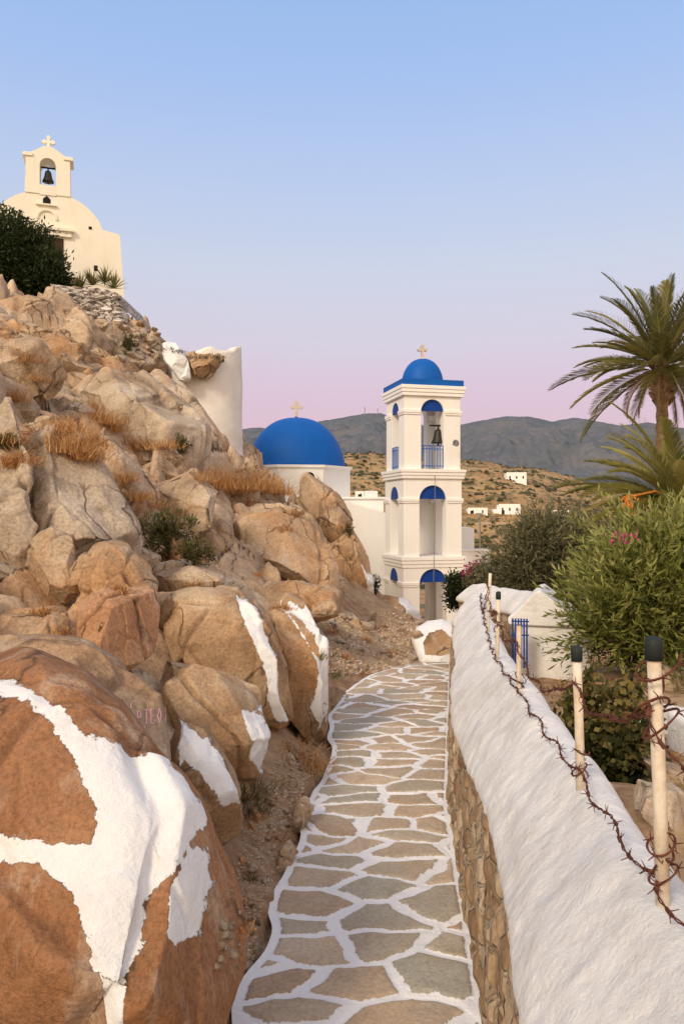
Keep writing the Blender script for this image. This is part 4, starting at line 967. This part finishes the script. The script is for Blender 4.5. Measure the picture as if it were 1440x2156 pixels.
tv=np.stack([(rr_*np.cos(TH)).ravel(),(rr_*np.sin(TH)).ravel(),Z.ravel()],1); tv[:,:2]*=(1+.04*fbm(tv*1.4,4,8))[:,None]
inner=tv.reshape(m_,n_,3)[-1]*np.array([.72,.72,1])-np.array([0,0,.03]); inner2=inner*np.array([1,1,0])+np.array([0,0,-.5])
tv=np.vstack([tv,inner,inner2]); mesh_obj('round_wall',tv,grid_faces(m_+2,n_,True),m_ruin,rt)
# gabled structure
Yg=8.6; kg=Yg/1600; gs=thing('gabled_shrine',tuple(P(1150,1500,Yg)),R(-18),'small white gabled structure behind the long wall','shrine')
def gl_(px,py): return ((px-1150)*kg,(1500-py)*kg)
mb=MB(); (x0,z0),(x1,z1)=gl_(1092,1560),gl_(1238,1318); mb.box(x0,x1,0,.8,z0,z1); mb.build('wall',m_wall,gs,bevel=.02)
mb=MB(); a=[gl_(*q_) for q_ in((1072,1318),(1070,1304),(1086,1290),(1126,1246),(1138,1243),(1196,1288),(1250,1306),(1250,1318))]; mb.prism(a[::-1],-.05,.86); mb.build('roof',m_wall,gs,bevel=.02)
bs_=thing('blue_shutter',tuple(P(1094,1320,8.3)),R(-10),'small blue slatted panel beside the white gabled structure','shutter')
mb=MB()
for i in range(6): mb.box(-.085+i*.03,-.067+i*.03,0,.02,-.45,.09)
mb.build('slat_panel',m_blued,bs_)
for z in (-.1,.05): mb=MB(); mb.box(-.09,.10,.021,.04,z,z+.012); mb.build('rail',m_blued,bs_)
lw=thing('garden_wall',(0,0,0),0,'low white garden wall sections behind the round leaved shrub','wall')
def wseg(a,b_,Ya,Yb,h,th=.18,nm='wall_section'):
    A_=P(*a,Ya);B_=P(*b_,Yb); d=(B_-A_); d.z=0; n=Vector((-d.y,d.x,0)).normalized()*th
    v=[A_,B_,B_+n,A_+n]; lo=[Vector((q_.x,q_.y,q_.z-h)) for q_ in v]; mb=MB(); mb.add([tuple(x) for x in lo+v],[(0,3,2,1),(4,5,6,7),(0,1,5,4),(1,2,6,5),(2,3,7,6),(3,0,4,7)]); mb.build(nm,m_wall,lw,bevel=.04)
wseg((1262,1462),(1440,1500),6.6,5.6,.55); wseg((1400,1490),(1500,1560),5.5,4.9,.6)
def gY(px,py,Y):
    for y_ in np.arange(110,366,2.0):
        z_=float(HF(np.array([[(px-720)/1600*y_,y_]]))[0])
        if 1078-(z_-1.6)/y_*1600<=py: return y_
    return Y
def house(px0,px1,py0,py1,Y,label,wins=2,step=None):
    Y=gY((px0+px1)/2,py1-1,Y)-2
    a=P(px0,py1,Y);b_=P(px1,py0,Y); t=thing('white_house',((a.x+b_.x)/2,Y,a.z-1),0,label,'house'); w=(b_.x-a.x)/2; h=b_.z-a.z+1
    mb=MB(); mb.box(-w,w,0,w*1.2,0,h); mb.box(-w,w,0,.25,h+.001,h+.25)
    if step: mb.box(-w*1.5,-w-.002,.4,w,0,h*.7)
    mb.build('wall',m_white,t)
    for i in range(wins):
        x=-w+2*w*(i+.5)/wins; ww=min(.45,w*.07); mb=MB(); mb.box(x-ww,x+ww,-.04,.1,h*.58,h*.58+.9); mb.build('window',m_dark,t)
    mb=MB(); mb.box(-w*.75,-w*.75+.8,-.05,.1,1.0,2.6); mb.build('door',m_dark,t)
house(1066,1108,996,1018,300,'small white house alone on the brown hillside below the mountains',3)
house(1050,1095,1063,1086,190,'white house lower on the hillside, second from the bell tower',3,True)
house(985,1026,1071,1087,200,'low white house on the hillside next to the bell tower',2)
house(1162,1200,1076,1088,180,'low white house partly behind the olive tree',2)
house(748,795,1036,1052,120,'low white house between the church drum and bell tower',2)
# ---------------- fence poles and wire
wallx=lambda Y:float(np.interp(Y,[0,2.48,2.93,4.46,6.84,9.34],[.2,.45,.485,.62,.98,1.34]))+.315
topz=lambda Y:-.03*Y+.865
posts=[(1.50,.50,-.022,'nearest fence pole, thick cream with black rubber cap at right'),(2.27,.37,-.014,'second nearest cream fence pole with black cap'),(3.55,.31,0,'short third fence pole without cap on the white wall'),(4.45,.37,.01,'fourth fence pole with dark cap on the white wall'),(5.75,.46,.02,'farthest fence pole at the far end of the wall')]
tops=[]
for i,(Y,h,ln,lb) in enumerate(posts):
    x=wallx(Y)-.03; z=topz(Y)
    t=thing('fence_pole',(x,Y,z),0,lb,'pole'); rr0=.0135 if i<2 else .012
    mb=MB(); mb.tube([(0,0,-.1),(ln*.5,0,h*.5),(ln,0,h)],[rr0*1.05,rr0,rr0],12); pb=mb.build('pole',m_post,t,True)
    if i!=2:
        mb=MB(); mb.lathe([(rr0*1.25,0),(rr0*1.3,.03),(rr0*1.15,.042),(rr0*.5,.046)],(ln,0,h-.012),12); mb.build('cap',m_cap,t,True)
    tops.append((x,Y,z,h,ln))
def wire(fr,label,seed,sag=.05):
    r=random.Random(seed); pts=[]
    nodes=[(tops[0][0]-.06,.85,tops[0][2]-.0+.02+fr*.35)]+[(x+ln*fr-.018,Y,z+h*fr) for x,Y,z,h,ln in tops]+[(wallx(8.2),8.2,topz(8.2)+.1)]
    for i in range(len(nodes)-1):
        a=Vector(nodes[i]);b_=Vector(nodes[i+1]); n=int((b_-a).length/.012)
        for j in range(n):
            u=j/n; p=a.lerp(b_,u); p.z-=sag*4*u*(1-u)*(b_-a).length*.6
            p+=Vector((math.sin(j*.23+i)*.008+r.uniform(-1,1)*.0015,0,math.cos(j*.19+i)*.008+r.uniform(-1,1)*.0015)); pts.append(p)
    mb=MB(); 
    A1=[p+Vector((math.cos(j*.9),0,math.sin(j*.9)))*.0022 for j,p in enumerate(pts)]; A2=[p-Vector((math.cos(j*.9),0,math.sin(j*.9)))*.0022 for j,p in enumerate(pts)]
    mb.tube(A1,.0018,4); mb.tube(A2,.0018,4)
    for j in range(4,len(pts)-2,7):
        for q_ in range(4):
            d=Vector((r.uniform(-1,1),r.uniform(-.6,.6),r.uniform(-1,1))).normalized()*.020; mb.tube([pts[j]-d*.2,pts[j]+d],[.0019,.0009],3)
        mb.tube([pts[j-1],pts[j+1]],.0046,5)
    o=mb.build('barbed_wire',m_wire,None); tag(o,label,'barbed wire')
wire(.10,'lower strand of rusty barbed wire close to the wall top',1,.02)
wire(.80,'upper strand of rusty barbed wire strung between the poles',2,.14)
def coil(Y,fr,loops,rad,label,seed):
    r=random.Random(seed); x,Y0,z,h,ln=min(tops,key=lambda t_:abs(t_[1]-Y)); pts=[]; c=Vector((x+ln*fr,Y0,z+h*fr))
    for j in range(loops*26):
        a=j/26*6.283; q_=rad*(.6+.45*math.sin(a*.37+seed)); pts.append(c+Vector((math.cos(a)*q_,math.sin(a)*q_*.8,(j/(loops*26)-.5)*rad*3.4+math.sin(a*1.3)*rad*.45)))
    mb=MB(); mb.tube(pts,.0026,4)
    for j in range(3,len(pts),7):
        for q_ in range(3): d=Vector((r.uniform(-1,1),r.uniform(-1,1),r.uniform(-1,1))).normalized()*.019; mb.tube([pts[j],pts[j]+d],[.0018,.0009],3)
    tag(mb.build('wire_tangle',m_wire,None),label,'barbed wire')
coil(1.5,.82,4,.045,'tangle of barbed wire wound near the top of the nearest pole',5)
coil(1.5,.20,5,.028,'tangle of barbed wire wound low around the nearest pole',6)
coil(2.27,.15,3,.025,'barbed wire wound around the foot of the second pole',7)
coil(3.55,.12,4,.035,'barbed wire wound around the foot of the third pole',8)
coil(4.45,.5,3,.035,'barbed wire wound around the middle of the fourth pole',9)
# ---------------- light
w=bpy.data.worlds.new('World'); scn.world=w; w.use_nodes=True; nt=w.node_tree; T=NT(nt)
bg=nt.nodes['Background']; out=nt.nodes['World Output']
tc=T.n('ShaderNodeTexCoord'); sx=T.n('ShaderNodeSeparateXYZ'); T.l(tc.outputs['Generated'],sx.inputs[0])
rmp=T.ramp(sx.outputs['Z'],[(0,lin(190,155,158)),(.10,lin(212,172,186)),(.155,lin(213,183,198)),(.215,lin(210,198,210)),(.30,lin(202,206,221)),(.40,lin(184,200,231)),(.50,lin(163,190,235)),(.60,lin(148,183,230)),(.72,lin(168,182,214)),(1,lin(205,198,205))])  # top stops, out of view, raised above a real zenith to light the path
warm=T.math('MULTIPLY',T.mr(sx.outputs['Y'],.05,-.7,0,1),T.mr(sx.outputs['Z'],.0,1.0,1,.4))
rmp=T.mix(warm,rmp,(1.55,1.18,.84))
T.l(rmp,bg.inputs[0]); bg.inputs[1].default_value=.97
sky=T.n('ShaderNodeTexSky',sky_type='NISHITA'); sky.sun_disc=False; sky.sun_elevation=R(30); sky.sun_rotation=R(200)
b2=T.n('ShaderNodeBackground'); T.l(sky.outputs[0],b2.inputs[0]); b2.inputs[1].default_value=.02
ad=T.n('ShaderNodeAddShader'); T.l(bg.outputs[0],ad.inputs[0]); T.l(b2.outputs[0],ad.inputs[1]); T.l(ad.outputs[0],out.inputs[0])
sl=bpy.data.lights.new('sun','SUN'); sl.energy=2.3; sl.angle=R(14); sl.color=(1,.85,.64); so=bpy.data.objects.new('sun',sl); C.objects.link(so)
dv=Vector((.48,.74,-.60)); so.rotation_euler=dv.to_track_quat('-Z','Y').to_euler()
cam=bpy.data.cameras.new('camera'); co=bpy.data.objects.new('camera',cam); C.objects.link(co); scn.camera=co
co.location=(0,0,CH); co.rotation_euler=(R(90),0,0); cam.sensor_fit='VERTICAL'; cam.sensor_height=36; cam.lens=F/2156*36; cam.clip_start=.05; cam.clip_end=20000
scn.view_settings.view_transform='Standard'; scn.view_settings.look='None'; scn.view_settings.exposure=0
